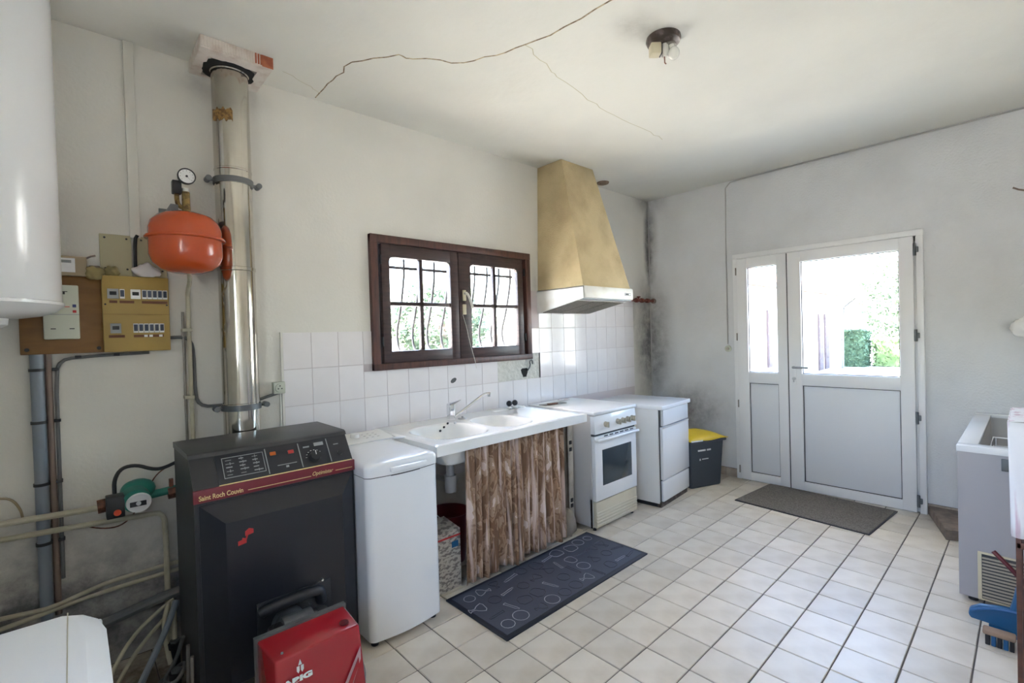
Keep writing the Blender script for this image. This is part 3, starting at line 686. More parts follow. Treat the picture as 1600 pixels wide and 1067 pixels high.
vent = thing('ceiling_vent', 'small round grey brown cap on the ceiling beside the hood', 'vent cap', (-0.955, -0.11, H))
MB().cyl((0, 0, 0), (0, 0, -0.012), 0.058, 0.054, 28).ob('disc', m_stone, vent); MB().cyl((0, 0, -0.010), (0, 0, -0.02), 0.035, 0.03, 24).ob('hub', m_stone, vent)
# rusty pipe
rp = thing('gas_pipe', 'rust red pipe with valve between the hood and the room corner', 'pipe', (0, 0, 0))
MB().tube([(-1.10, -0.05, 1.765), (-0.02, -0.05, 1.765)], 0.014, 10).ob('pipe', m_rust, rp)
for x in (-0.34, -0.24, -0.13): MB().cyl((x-0.018, -0.05, 1.765), (x+0.018, -0.05, 1.765), 0.024, n=8).ob('coupling', m_rust, rp)
MB().cyl((-0.30, -0.05, 1.77), (-0.30, -0.05, 1.80), 0.008, n=8).cyl((-0.30, -0.05, 1.795), (-0.30, -0.05, 1.806), 0.02, n=10).ob('valve_wheel', m_rust, rp)
MB().cyl((-0.02, -0.05, 1.765), (0, -0.05, 1.765), 0.028, n=12).ob('flange', m_brownpipe, rp)

# ------------------------------------------------------------------ ceiling lamp
lp = thing('ceiling_lamp', 'broken ceiling lamp with dark bronze base, bare bulb and open holder', 'ceiling lamp', (-2.553, -1.655, H), math.radians(-42.6))
MB().lathe([(0.080, 0), (0.082, -0.012), (0.076, -0.026), (0.062, -0.032), (0.0, -0.034)], n=40).ob('base', m_lampbase, lp)
MB().lathe([(0.030, -0.03), (0.030, -0.040), (0.0, -0.042)], c=(0.03, 0.0, 0), n=20).ob('boss', m_galv, lp)
MB().box(-0.068, -0.030, -0.088, -0.018, 0.020, -0.034, 0.006).ob('terminal_holder', m_beige, lp)
MB().box(-0.017, -0.022, -0.086, -0.013, 0.016, -0.034).ob('holder_plate', m_seal, lp)
MB().lathe([(0.016, -0.035), (0.018, -0.06), (0.014, -0.095), (0.0, -0.1)], c=(0.005, -0.005, 0), n=16).ob('socket', m_trunk, lp)
MB().tube([(0.0, -0.01, -0.09), (0.001, -0.01, -0.125), (0.008, -0.01, -0.132)], 0.003, 6).ob('wire', m_copper, lp)
q = MB(); q.sphere((0.045, -0.012, -0.082), 0.030, (0.9, 0.9, 1.05), 24); q.cyl((0.035, -0.008, -0.03), (0.04, -0.01, -0.058), 0.013, n=14)
q.ob('bulb', mat('bulb_glass', (0.72, 0.71, 0.66), 0.1, coat=0.5), lp)

# ------------------------------------------------------------------ water heater
wh = thing('water_heater', 'tall white cylindrical water heater hanging at the left wall', 'water heater', (-4.992, -0.30, 0))
R_ = 0.262
MB().lathe([(0, 2.84), (0.15, 2.835), (0.235, 2.815), (R_-.004, 2.785), (R_, 2.76), (R_, 1.618), (R_-.003, 1.612)], n=72).ob('tank', m_white, wh)
MB().lathe([(R_-.003, 1.616), (R_+.006, 1.612), (R_+.006, 1.602), (R_, 1.597), (R_-.018, 1.578), (R_-.06, 1.563), (0.14, 1.553), (0, 1.553)], n=72).ob('bottom_rim', m_white, wh)
q = MB(); q.lathe([(0.115, 1.556), (0.112, 1.530), (0.095, 1.520), (0, 1.519)], n=40); q.ob('bottom_cap', m_pvc, wh)
MB().cyl((-0.06, -0.17, 1.566), (-0.06, -0.17, 1.545), 0.02, n=14).ob('plug', m_pvc, wh)
for z in (1.9, 2.5): MB().box(-0.284, -0.10, z-0.05, -0.25, 0.10, z+0.05).ob('bracket', m_white, wh)

# ------------------------------------------------------------------ expansion vessel
ev = thing('expansion_vessel', 'round orange expansion vessel beside the flue', 'expansion vessel', (-4.306, -0.215, 1.765))
MB().lathe([(0, 0), (0.06, 0.004), (0.10, 0.018), (0.130, 0.045), (0.143, 0.08), (0.143, 0.20), (0.134, 0.232), (0.108, 0.260), (0.06, 0.278), (0, 0.282)], n=56).ob('tank', m_orange, ev)
MB().lathe([(0.142, 0.150), (0.156, 0.153), (0.158, 0.158), (0.156, 0.163), (0.142, 0.166)], n=56).ob('rim', m_orange, ev)
MB().lathe([(0.020, 0.278), (0.022, 0.285), (0.017, 0.29), (0.016, 0.375), (0.013, 0.38)], c=(0.005, 0, 0), n=16).ob('brass_stem', m_brass, ev)
MB().cyl((0.005, 0, 0.375), (0.005, 0, 0.392), 0.015, n=12).ob('collar', m_steel, ev)
MB().tube([(0.004, 0, 0.30), (-0.02, 0.01, 0.31), (-0.028, 0.012, 0.33), (-0.028, 0.012, 0.37)], 0.010, 8, 1).ob('brass_elbow', m_brass, ev)
MB().box(-0.046, -0.006, 0.365, -0.010, 0.030, 0.425, 0.004).ob('air_vent', m_black, ev)
gz = 0.445
gg = MB().lathe([(0.0, 0.012), (0.034, 0.012), (0.036, 0.0), (0.036, -0.012), (0.032, -0.014), (0.031, -0.008)], c=(0.008, -0.012, gz), n=32, axis='Y').ob('pressure_gauge', m_black, ev)
MB().cyl((0.008, -0.018, gz), (0.008, -0.021, gz), 0.031, n=28).ob('dial', m_print, gg)
MB().poly([(0.005, -0.0225, gz+0.003), (0.022, -0.0225, gz-0.016), (0.011, -0.0225, gz-0.002)], (0, 0.001, 0)).cyl((0.008, -0.021, gz), (0.008, -0.024, gz), 0.005, n=10).ob('needle', m_black, gg)
q = MB()
for k in range(9):
    a = math.radians(-40+32.5*k); q.box(0.008+0.025*math.cos(a)-0.0012, -0.0222, gz+0.025*math.sin(a)-0.0012, 0.008+0.025*math.cos(a)+0.0012, -0.0208, gz+0.025*math.sin(a)+0.0012)
stuff(q.ob('scale_mark', m_black, gg, smooth=False))
MB().box(-0.055, 0.0, 0.275, -0.025, 0.214, 0.315, 0.002).box(-0.075, 0.205, 0.245, -0.0, 0.214, 0.335, 0.002).ob('wall_bracket', m_zinc, ev)
vp = thing('vessel_pipe', 'cream pipe running down the wall below the orange vessel', 'pipe', (0, 0, 0))
MB().tube([(-4.300, -0.215, 1.768), (-4.296, -0.205, 1.730), (-4.286, -0.07, 1.70), (-4.283, -0.045, 1.66), (-4.283, -0.045, 1.0), (-4.283, -0.05, 0.88)], 0.0095, 10, 1).ob('pipe', m_creampipe, vp)
MB().tube([(-4.303, -0.02, 1.60), (-4.303, -0.02, 0.85)], 0.006, 8).ob('copper_line', m_galv, vp)
for z in (1.51, 1.18): MB().box(-4.310, -0.056, z-0.008, -4.270, -0.0, z+0.008, 0.002).ob('clip', m_creampipe, vp)
tag(MB().tube([(-4.362, -0.018, 1.475), (-4.30, -0.018, 1.476), (-4.272, -0.018, 1.455), (-4.262, -0.018, 1.40), (-4.262, -0.018, 1.18), (-4.245, -0.018, 1.135), (-4.20, -0.018, 1.12), (-3.98, -0.018, 1.128), (-3.92, -0.018, 1.145), (-3.868, -0.018, 1.158)], 0.008, 8, 1).ob('power_cable', m_greycable), 'dark cable from the mustard panel down and across behind the flue to the socket', 'cable')
so = thing('wall_socket', 'cream surface socket at the left end of the wall tiles', 'socket', (-3.872, 0, 1.185))
MB().box(-0.030, -0.040, -0.032, 0.030, 0, 0.032, 0.004).ob('housing', m_meter, so)
MB().cyl((0, -0.040, 0), (0, -0.046, 0), 0.025, 0.023, 24).ob('face', m_meter, so)
for dx, dz in ((-0.009, -.004), (0.009, -.004), (0, 0.011)): MB().cyl((dx, -0.046, dz), (dx, -0.0475, dz), 0.0035, n=8).ob('hole', m_black, so)
tag(MB().box(-3.864, -0.012, 0.5, -3.856, -0.001, 1.15, 0.001).ob('thin_conduit', m_trunk), 'thin cream conduit below the socket beside the wall tiles', 'conduit')

# ------------------------------------------------------------------ electrics on the left
tr = thing('cable_trunking', 'cream vertical cable trunking from the ceiling to the fuse panel', 'trunking', (0, 0, 0))
MB().box(-4.494, -0.018, 1.945, -4.455, 0, H-.002, 0.002).ob('cover', m_trunk, tr)
MB().tube([(-4.468, -0.03, 1.955), (-4.478, -0.03, 1.935), (-4.480, -0.03, 1.80)], 0.007, 8, 1).ob('black_cable', m_black, tr)
for x0, x1 in ((-4.604, -4.490), (-4.472, -4.358)):
    o = tag(MB().box(x0, -0.014, 1.72, x1, 0, 1.952, 0.003).ob('backing_plate', m_plate), 'olive cream wall plate %s of the black cable above the fuse panel' % ('left' if x0 < -4.5 else 'right'), 'wall plate')
    for xx in (x0+0.018, x1-0.018):
        for zz in (1.935, 1.795): MB().cyl((xx, -0.014, zz), (xx, -0.017, zz), 0.0045, n=8).ob('screw', m_black, o)
bd = thing('meter_board', 'varnished brown wooden board carrying the electricity meter', 'board', (-4.735, 0, 1.58))
MB().box(-0.132, -0.030, -0.165, 0.132, 0, 0.172, 0.003).ob('panel', m_board, bd)
for x, z in ((-0.112, -0.145), (0.115, -0.145)): MB().cyl((x, -0.030, z), (x, -0.034, z), 0.008, n=10).ob('screw', m_black, bd)
me_ = thing('electricity_meter', 'cream electricity meter fixed on the varnished brown board', 'meter', (-4.736, -0.030, 1.592))
MB().box(-0.058, -0.045, -0.115, 0.055, 0, 0.115, 0.005).ob('housing', m_meter, me_)
MB().box(-0.0575, -0.0465, -0.012, 0.0545, -0.0445, -0.009).ob('seam', m_greyprint, me_, smooth=False)
for x in (-0.028, 0.030): MB().box(x-0.008, -0.047, -0.073, x+0.008, -0.0445, -0.069).ob('slot', m_black, me_, smooth=False)
MB().box(0.034, -0.048, 0.020, 0.046, -0.0445, 0.033, 0.001).ob('blue_button', mat('blue_button', (0.02, 0.03, 0.12), 0.4), me_)
MB().box(0.034, -0.048, -0.003, 0.046, -0.0445, 0.008, 0.001).ob('red_button', m_redlogo, me_)
MB().box(-0.010, -0.0465, 0.021, 0.025, -0.0445, 0.024).ob('red_line', m_redlogo, me_, smooth=False)
MB().box(-0.005, -0.0465, 0.085, 0.020, -0.0445, 0.088).box(0.005, -0.0465, 0.075, 0.012, -0.0445, 0.086).ob('print', m_black, me_, smooth=False)
tb = thing('counter_box', 'small tan relay box above the varnished board beside the water heater', 'relay box', (-4.700, 0, 1.792))
MB().box(-0.08, -0.06, -0.042, 0.050, 0, 0.042, 0.003).ob('housing', m_tan, tb)
MB().box(-0.06, -0.0615, -0.028, 0.012, -0.0595, 0.032).ob('label_plate', m_print, tb, smooth=False)
MB().box(-0.045, -0.0625, 0.012, 0.0, -0.0612, 0.024).ob('display', m_greyprint, tb, smooth=False)
tag(MB().box(-4.644, -0.05, 1.762, -4.606, 0, 1.80, 0.004).tube([(-4.65, -0.03, 1.832), (-4.635, -0.04, 1.84), (-4.62, -0.035, 1.845)], 0.004, 6).ob('junction_bit', m_stone), 'small dark junction piece between relay box and fuse panel', 'junction')
dp = thing('fuse_panel', 'mustard yellow fuse panel with two rows of breakers', 'fuse panel', (-4.482, 0, 1.587))
MB().box(-0.122, -0.060, -0.172, 0.122, 0, 0.172, 0.004).ob('housing', m_panel, dp)
MB().box(-0.1215, -0.0615, -0.003, 0.1215, -0.0595, -0.0015).ob('seam', m_board, dp, smooth=False)
def row(z, brk, wide, lab, wl):
    for x0, x1 in wide:
        o = MB().box(x0, -0.066, z-0.022, x1, -0.059, z+0.022, 0.001).ob('main_switch', m_greyprint if x0 < -0.03 else m_print, dp)
        MB().box((x0+x1)/2-0.012, -0.068, z-0.006, (x0+x1)/2+0.012, -0.065, z+0.010, 0.001).ob('toggle', m_black, o)
    for x in brk:
        o = MB().box(x-0.0088, -0.066, z-0.021, x+0.0088, -0.059, z+0.021, 0.001).ob('breaker', m_print, dp)
        MB().box(x-0.0068, -0.069, z-0.013, x+0.0068, -0.065, z+0.017, 0.001).ob('toggle', mat('breaker_navy', (0.03, 0.04, 0.07), 0.4) if 'breaker_navy' not in bpy.data.materials else bpy.data.materials['breaker_navy'], o)
    for x0, x1 in lab: MB().box(x0, -0.0615, z-0.042, x1, -0.0595, z-0.030).ob('brown_label', m_brownlab, dp, smooth=False)
    for x0 in wl: MB().box(x0, -0.0622, z-0.041, x0+0.013, -0.0605, z-0.031).ob('white_label', m_print, dp, smooth=False)
row(0.090, [-0.052]+[0.028+0.0195*k for k in range(5)], [(-0.104, -0.064), (-0.022, 0.014)], [(-0.098, -0.070), (-0.062, -0.010), (0.018, 0.115)], [])
row(-0.066, [-0.008+0.0195*k for k in range(6)], [(-0.098, -0.060)], [(-0.104, -0.048), (-0.016, 0.096)], [0.022, 0.041, 0.078])
for x, z in ((-0.112, 0.042), (0.112, 0.042)): MB().cyl((x, -0.059, z), (x, -0.063, z), 0.004, n=8).ob('screw', m_black, dp)
# rags on top of the panel
def rag(name, label, cat, c, rx, ry, rz_, m, seed, par=None):
    rnd = random.Random(seed); q = MB(); q.sphere((0, 0, 0), 1, (rx, ry, rz_), 24)
    ph = [rnd.uniform(0, 6) for _ in range(6)]
    for v in q.b.verts:
        p = v.co; k = 1+0.16*math.sin(p.x/rx*4+ph[0])*math.cos(p.z/rz_*3+ph[1])+0.10*math.sin(p.x/rx*9+ph[2]+p.z/rz_*5)+0.07*math.sin(p.y/ry*7+ph[3])
        v.co = p*k
        if v.co.z < -rz_*0.85: v.co.z = -rz_*0.85
    o = q.ob(name, m, par, ang=180); o.location = c
    return tag(o, label, cat) if label else o
rag('crumpled_plastic_bag', 'pale crumpled plastic bag lying on top of the fuse panel', 'plastic bag', (-4.44, -0.035, 1.787), 0.050, 0.026, 0.034, m_plastic_bag, 3)
rag('dry_cloth', 'olive yellow rag hanging over the corner between board and fuse panel', 'rag', (-4.625, -0.052, 1.765), 0.033, 0.022, 0.032, m_olive, 5)
rag('dry_cloth', 'small dark olive rag on the top left of the fuse panel', 'rag', (-4.565, -0.035, 1.779), 0.030, 0.022, 0.024, m_olive, 8)
# vertical pipes at the left
gp = thing('drain_pipe', 'thick grey plastic conduit running down below the meter board', 'pipe', (-4.820, -0.028, 0))
MB().cyl((0, 0, 0.30), (0, 0, 1.415), 0.022, n=24).ob('pipe', m_greypvc, gp)
for z in (1.35, 1.13, 0.87, 0.62): MB().lathe([(0.0225, z-.006), (0.026, z-.006), (0.026, z+.006), (0.0225, z+.006)], n=24).box(-0.024, 0.0, z-.006, 0.024, 0.028, z+.006).ob('clip', m_black, gp)
tag(MB().cyl((-4.785, -0.014, 0.30), (-4.785, -0.014, 1.415), 0.011, n=12).ob('brown_pipe', m_brownpipe), 'slim brown pipe right beside the thick grey conduit', 'pipe')
cc = thing('clipped_cable', 'grey cable clipped under the board and down beside the brown pipe', 'cable', (0, 0, 0))
MB().tube([(-4.44, -0.02, 1.407), (-4.70, -0.02, 1.398), (-4.745, -0.02, 1.385), (-4.763, -0.02, 1.34), (-4.764, -0.02, 0.95), (-4.766, -0.02, 0.45)], 0.007, 8, 1).ob('cable', m_greycable, cc)
for x, z in ((-4.764, 1.35), (-4.764, 1.13), (-4.765, 0.87), (-4.766, 0.62), (-4.69, 1.399), (-4.56, 1.402)): MB().box(x-0.011, -0.032, z-0.006, x+0.011, 0, z+0.006, 0.002).ob('clip', m_black, cc)

# heating pipes along the wall
def pipe(name, label, pts, r, m, sm=1, n=10, cat='pipe'):
    return tag(MB().tube(pts, r, n, sm).ob(name, m), label, cat)
pipe('heating_pipe', 'upper cream heating pipe leading into the green pump', [(XL+.01, -0.075, 0.765), (-4.95, -0.075, 0.748), (-4.64, -0.08, 0.735), (-4.615, -0.09, 0.74)], 0.013, m_creampipe)
pipe('heating_pipe', 'cream heating pipe bending down to the floor beside the boiler', [(XL+.01, -0.06, 0.69), (-4.94, -0.06, 0.682), (-4.46, -0.06, 0.655), (-4.42, -0.06, 0.645), (-4.408, -0.06, 0.60), (-4.410, -0.06, 0.10), (-4.40, -0.09, 0.03)], 0.012, m_creampipe)
pipe('heating_pipe', 'upper of two low cream pipes sagging along the wall', [(XL+.01, -0.05, 0.40), (-4.88, -0.05, 0.355), (-4.80, -0.05, 0.350), (-4.70, -0.05, 0.375), (-4.60, -0.028, 0.385), (-4.33, -0.028, 0.385)], 0.009, m_creampipe, 2)
pipe('heating_pipe', 'lower of two low cream pipes running along the wall', [(XL+.01, -0.06, 0.30), (-4.90, -0.06, 0.33), (-4.66, -0.028, 0.345), (-4.33, -0.028, 0.350)], 0.009, m_creampipe, 2)
pipe('drain_hose', 'thick dark hose lying along the foot of the wall', [(XL+.01, -0.09, 0.16), (-4.8, -0.09, 0.20), (-4.45, -0.105, 0.27), (-4.32, -0.105, 0.28)], 0.022, m_greycable, 1, cat='hose')
pipe('drain_hose', 'grey hose sloping from the boiler down across the floor', [(-4.398, -0.22, 0.28), (-4.44, -0.30, 0.22), (-4.56, -0.48, 0.10), (-4.64, -0.62, 0.03), (-4.66, -0.80, 0.02)], 0.013, m_greypvc, 2, cat='hose')
pipe('heating_pipe', 'cream pipe curving from the boiler side down behind the white machine', [(-4.40, -0.16, 0.268), (-4.46, -0.18, 0.245), (-4.56, -0.24, 0.20), (-4.64, -0.34, 0.12), (-4.68, -0.46, 0.04)], 0.008, m_creampipe, 2)
pipe('heating_pipe', 'second cream pipe curving down just below its twin behind the white machine', [(-4.40, -0.18, 0.235), (-4.46, -0.215, 0.205), (-4.56, -0.29, 0.145), (-4.64, -0.41, 0.075), (-4.67, -0.55, 0.02)], 0.008, m_creampipe, 2)
pipe('copper_pipe', 'short bent cream pipe rising from the floor left of the boiler foot', [(-4.425, -0.20, 0.27), (-4.445, -0.22, 0.21), (-4.445, -0.25, 0.14), (-4.435, -0.30, 0.05)], 0.010, m_creampipe, 2)
pipe('heating_pipe', 'cream pipe entering a black fitting by the boiler foot', [(-4.405, -0.18, 0.27), (-4.405, -0.21, 0.20), (-4.413, -0.26, 0.13)], 0.010, m_creampipe, 2)
for (x, y, z), nm in (((-4.413, -0.27, 0.09), 'black pipe fitting at the boiler foot, nearest the wall'), ((-4.43, -0.42, 0.04), 'black pipe fitting standing on the floor before the boiler foot')):
    o = thing('pipe_fitting', nm, 'pipe fitting', (x, y, z))
    MB().lathe([(0.018, -z+0.001), (0.018, 0.01), (0.027, 0.012), (0.027, 0.035), (0.018, 0.037)], n=16).ob('body', m_black, o)
    MB().cyl((0, 0, 0.03), (0, 0, 0.045), 0.02, n=6).ob('nut', m_zinc, o)
pipe('coiled_hose', 'dark thin hose looping round the fittings at the boiler foot', [(-4.70, -0.55, 0.02), (-4.56, -0.46, 0.035), (-4.46, -0.38, 0.05), (-4.40, -0.34, 0.06), (-4.395, -0.42, 0.09), (-4.44, -0.48, 0.06), (-4.48, -0.42, 0.05), (-4.42, -0.34, 0.08), (-4.40, -0.40, 0.20)], 0.008, m_greycable, 2, cat='hose')
pipe('steel_rod', 'thin grey pipe standing against the boiler side', [(-4.405, -0.52, 0.0), (-4.400, -0.52, 0.22)], 0.007, m_galv, 0)
pipe('steel_rod', 'second thin grey pipe standing closer to the boiler front', [(-4.398, -0.58, 0.0), (-4.396, -0.58, 0.20)], 0.007, m_galv, 0)
pipe('thin_wire', 'thin brown capillary wire looping under the green pump', [(-4.70, -0.03, 0.66), (-4.63, -0.03, 0.625), (-4.57, -0.03, 0.62), (-4.52, -0.03, 0.66), (-4.46, -0.03, 0.78), (-4.43, -0.03, 0.83), (-4.385, -0.04, 0.86)], 0.003, m_copper, 2, 6, 'wire')
pipe('thin_wire', 'brown wire curling down at the left wall edge', [(-4.95, -0.02, 0.84), (-4.91, -0.02, 0.83), (-4.885, -0.02, 0.78), (-4.88, -0.02, 0.74)], 0.005, m_tan, 2, 6, 'wire')
pu = thing('circulation_pump', 'green circulation pump with black terminal box on the heating pipe', 'pump', (-4.505, -0.10, 0.755))
MB().cyl((-0.125, 0, -0.012), (0.14, 0, 0.004), 0.018, n=16).ob('pump_body', m_green, pu)
MB().cyl((-0.015, 0.05, 0.020), (-0.015, -0.085, 0.005), 0.050, n=32).sphere((0.0, 0.01, 0.03), 0.055, (1.15, 1, 0.9)).ob('motor', m_green, pu)
lb = MB().cyl((-0.008, -0.084, -0.004), (-0.008, -0.092, -0.006), 0.046, 0.043, 32).ob('round_label', m_print, pu)
MB().box(-0.040, -0.0945, -0.018, 0.018, -0.091, 0.010, 0.001).ob('dark_plate', m_black, lb); MB().cyl((-0.010, -0.094, -0.005), (-0.010, -0.098, -0.005), 0.009, n=14).ob('cap_screw', m_steel, lb)
tbx = MB().box(-0.118, -0.088, -0.052, -0.056, -0.02, 0.040, 0.004).ob('terminal_box', m_black, pu)
MB().cyl((-0.082, -0.088, -0.028), (-0.082, -0.093, -0.028), 0.013, n=16).ob('speed_dial', m_reddot, tbx)
for x in (-0.128, 0.122): MB().cyl((x-0.016, 0, -0.010), (x+0.016, 0, -0.008), 0.030, n=8).ob('union_nut', m_copper, pu)
MB().box(0.112, -0.01, 0.018, 0.128, 0.01, 0.055).ob('valve_lever', m_copper, pu)
pipe('pump_pipe', 'short white pipe from the green pump into the boiler', [(-4.372, -0.10, 0.756), (-4.30, -0.11, 0.758), (-4.25, -0.12, 0.758)], 0.013, m_whitepipe, 0)
pipe('pump_cable', 'black mains cable arching from the green pump to the boiler', [(-4.592, -0.14, 0.80), (-4.592, -0.14, 0.86), (-4.565, -0.13, 0.905), (-4.51, -0.12, 0.905), (-4.46, -0.12, 0.875), (-4.42, -0.13, 0.87), (-4.36, -0.16, 0.90)], 0.008, m_black, 2, 8, 'cable')

# ------------------------------------------------------------------ boiler
bo = thing('oil_boiler', 'black floor standing oil boiler with wine red band', 'boiler', (0, 0, 0))
BX0, BX1 = -4.383, -3.742
q = MB()
q.poly([(BX0, -0.215, 0.0), (BX0, -0.66, 0.0), (BX0, -0.66, 0.815), (BX0, -0.655, 0.87), (BX0, -0.572, 0.985), (BX0, -0.560, 0.988), (BX0, -0.215, 0.988)], (BX1-BX0, 0, 0))
q.ob('casing', m_boiler, bo, ang=20)
MB().poly([(BX0-.003, -0.212, 0.975), (BX0-.003, -0.212, 1.0), (BX0-.003, -0.560, 1.0), (BX0-.003, -0.575, 0.994), (BX0-.003, -0.582, 0.980)], (BX1-BX0+.006, 0, 0)).ob('top_cover', m_boilertop, bo, ang=25)
MB().box(BX0-.003, -0.669, 0.822, BX1+.003, -0.655, 0.872, 0.002).ob('red_band', m_wine, bo)
# raised front panel (outer rectangle -> inner rectangle proud by 7 cm)
q = MB(); y0, y1 = -0.655, -0.728
o_ = [(-4.368, 0.03), (-3.752, 0.03), (-3.752, 0.812), (-4.368, 0.812)]; i_ = [(-4.292, 0.10), (-3.828, 0.10), (-3.828, 0.740), (-4.292, 0.740)]
A = [q.b.verts.new((x, y0, z)) for x, z in o_]; B2 = [q.b.verts.new((x, y0-0.008, z)) for x, z in o_]; B = [q.b.verts.new((x, y1, z)) for x, z in i_]
for L1, L2 in ((A, B2), (B2, B)):
    for i in range(4): q.b.faces.new((L1[i], L1[(i+1) % 4], L2[(i+1) % 4], L2[i]))
q.b.faces.new(B); q.b.faces.new(A); q.ob('front_panel', m_dark, bo, smooth=False)
# lettering on the band and strips
text('Saint Roch Couvin', 0.0265, m_gold, bo, (-4.368, -0.6697, 0.832), sx=0.78, bold=0.0004)
text('Optimistar', 0.024, m_gold, bo, (-3.938, -0.6697, 0.836), shear=0.3, sx=0.88)
MB().box(-4.196, -0.6705, 0.835, -3.942, -0.669, 0.8372).box(-3.832, -0.6705, 0.838, -3.752, -0.669, 0.8402).ob('gold_line', m_gold, bo, smooth=False)
# control panel on the slope
sl = Vector((0, -0.655+0.572, 0.87-0.985)); sn = Vector((0, sl.z, -sl.y)).normalized()*1.0
ang = math.atan2(0.985-0.87, 0.655-0.572)
cp = bpy.data.objects.new('control_panel', MB().box(0, 0, 0, 0.545, 0.128, 0.004, 0.001).mesh('control_panel', m_dark)); C.objects.link(cp); cp.parent = bo
cp.location = (-4.295, -0.6535, 0.8725); cp.rotation_euler = (ang, 0, 0)
def on_cp(q, name, m): return q.ob(name, m, cp)
on_cp(MB().box(0.0, -0.006, 0.003, 0.545, -0.001, 0.006), 'gold_strip', m_gold)
q = MB(); X0, X1, Y0, Y1 = 0.022, 0.178, 0.022, 0.112
for a in ((X0, Y0, X1, Y0+.002), (X0, Y1-.002, X1, Y1), (X0, Y0, X0+.002, Y1), (X1-.002, Y0, X1, Y1)): q.box(a[0], a[1], 0.0035, a[2], a[3], 0.006)
on_cp(q, 'diagram_border', m_greyprint)
q = MB(); rnd = random.Random(4)
for i in range(3):
    for j in range(5):
        x = X0+0.012+i*0.05; y = Y0+0.012+j*0.016; w_ = rnd.uniform(.014, .036)
        q.box(x, y, 0.0035, x+w_, y+rnd.choice((.0018, .004)), 0.0055)
        if rnd.random() < .6: q.box(x+w_*.5, y-.004, 0.0035, x+w_*.5+.002, y+.008, 0.0055)
stuff(on_cp(q, 'diagram_print', m_greyprint))
for x in (0.186, 0.324, 0.452): on_cp(MB().box(x, 0.006, 0.003, x+0.0035, 0.122, 0.0062), 'divider', m_greyprint)
for x, y, c in ((0.216, 0.094, (0.45, 0.10, 0.01)), (0.290, 0.088, (0.40, 0.02, 0.02))):
    on_cp(MB().box(x-0.012, y-0.008, 0.003, x+0.012, y+0.008, 0.010, 0.002), 'indicator', mat('indicator', c, 0.3))
on_cp(MB().box(0.225, 0.034, 0.0035, 0.305, 0.037, 0.0055).box(0.258, 0.020, 0.0035, 0.270, 0.029, 0.0055), 'print', m_greyprint)
k_ = on_cp(MB().cyl((0.385, 0.042, 0.003), (0.385, 0.042, 0.030), 0.026, 0.022, 28), 'thermostat_knob', m_black)
MB().box(0.384, 0.044, 0.0305, 0.387, 0.064, 0.0315).ob('pointer', m_print, k_)
q = MB()
for k in range(7):
    a = math.radians(40+22*k); q.box(0.385+.036*math.cos(a)-.003, 0.042+.036*math.sin(a)-.001, 0.0035, 0.385+.036*math.cos(a)+.003, 0.042+.036*math.sin(a)+.001, 0.0055)
stuff(on_cp(q, 'scale_mark', m_print))
on_cp(MB().cyl((0.500, 0.040, 0.003), (0.500, 0.040, 0.016), 0.012, n=16), 'small_knob', m_black)
on_cp(MB().box(0.345, 0.095, 0.003, 0.372, 0.101, 0.007).box(0.395, 0.096, 0.003, 0.437, 0.112, 0.0055).box(0.482, 0.086, 0.003, 0.505, 0.090, 0.0055), 'switch_print', m_greyprint)
# red emblem: two small slanted flags
q = MB(); fy = -0.7285
q.poly([(-4.252, fy, 0.640), (-4.222, fy, 0.645), (-4.222, fy, 0.662), (-4.236, fy, 0.668), (-4.238, fy, 0.660), (-4.252, fy, 0.657)], (0, -0.001, 0))
q.poly([(-4.226, fy, 0.672), (-4.196, fy, 0.677), (-4.196, fy, 0.694), (-4.212, fy, 0.700), (-4.226, fy, 0.690)], (0, -0.001, 0))
q.poly([(-4.228, fy, 0.655), (-4.222, fy, 0.655), (-4.214, fy, 0.678), (-4.220, fy, 0.678)], (0, -0.001, 0))
q.ob('red_emblem', m_redlogo, bo, smooth=False)
# cut-out in the lower front for the burner
MB().box(-4.195, -0.731, 0.10, -3.895, -0.726, 0.385, 0.002).ob('burner_recess', m_black, bo)
MB().tube([(-4.180, -0.742, 0.350), (-4.165, -0.752, 0.362), (-3.965, -0.752, 0.366), (-3.945, -0.742, 0.352), (-3.940, -0.735, 0.30)], 0.022, 12, 1).ob('recess_lip', m_boiler, bo)
MB().cyl((-4.186, -0.735, 0.362), (-4.186, -0.748, 0.362), 0.006, n=8).cyl((-3.936, -0.735, 0.395), (-3.936, -0.748, 0.395), 0.005, n=8).ob('screw', m_steel, bo)

# burner
bu = thing('oil_burner', 'red box shaped oil burner on the front of the black boiler', 'burner', (0, 0, 0))
q = MB()
q.hexa([(-4.272, -1.225, 0.06), (-3.958, -1.225, 0.06), (-3.962, -1.055, 0.06), (-4.276, -1.055, 0.06)],
       [(-4.264, -1.205, 0.415), (-3.980, -1.205, 0.415), (-3.972, -1.052, 0.422), (-4.278, -1.052, 0.422)])
q.bevel_all(0.008, 3); q.ob('red_cover', m_red, bu)
MB().hexa([(-4.282, -1.054, 0.06), (-3.956, -1.054, 0.06), (-3.956, -1.035, 0.06), (-4.282, -1.035, 0.06)], [(-4.284, -1.054, 0.428), (-3.966, -1.054, 0.428), (-3.966, -1.035, 0.428), (-4.284, -1.035, 0.428)]).ob('back_plate', m_zinc, bu, smooth=False)
MB().cyl((-4.08, -1.04, 0.27), (-4.08, -0.7315, 0.27), 0.065, n=28).ob('blast_tube', m_zinc, bu)
MB().box(-4.20, -1.035, 0.12, -3.97, -0.86, 0.36, 0.02).ob('motor_housing', m_black, bu)
MB().lathe([(0.085, 0), (0.085, -0.11), (0.078, -0.125), (0, -0.13)], c=(-4.10, -0.90, 0.335), n=36, axis='Y').ob('clear_dome', m_clear, bu)
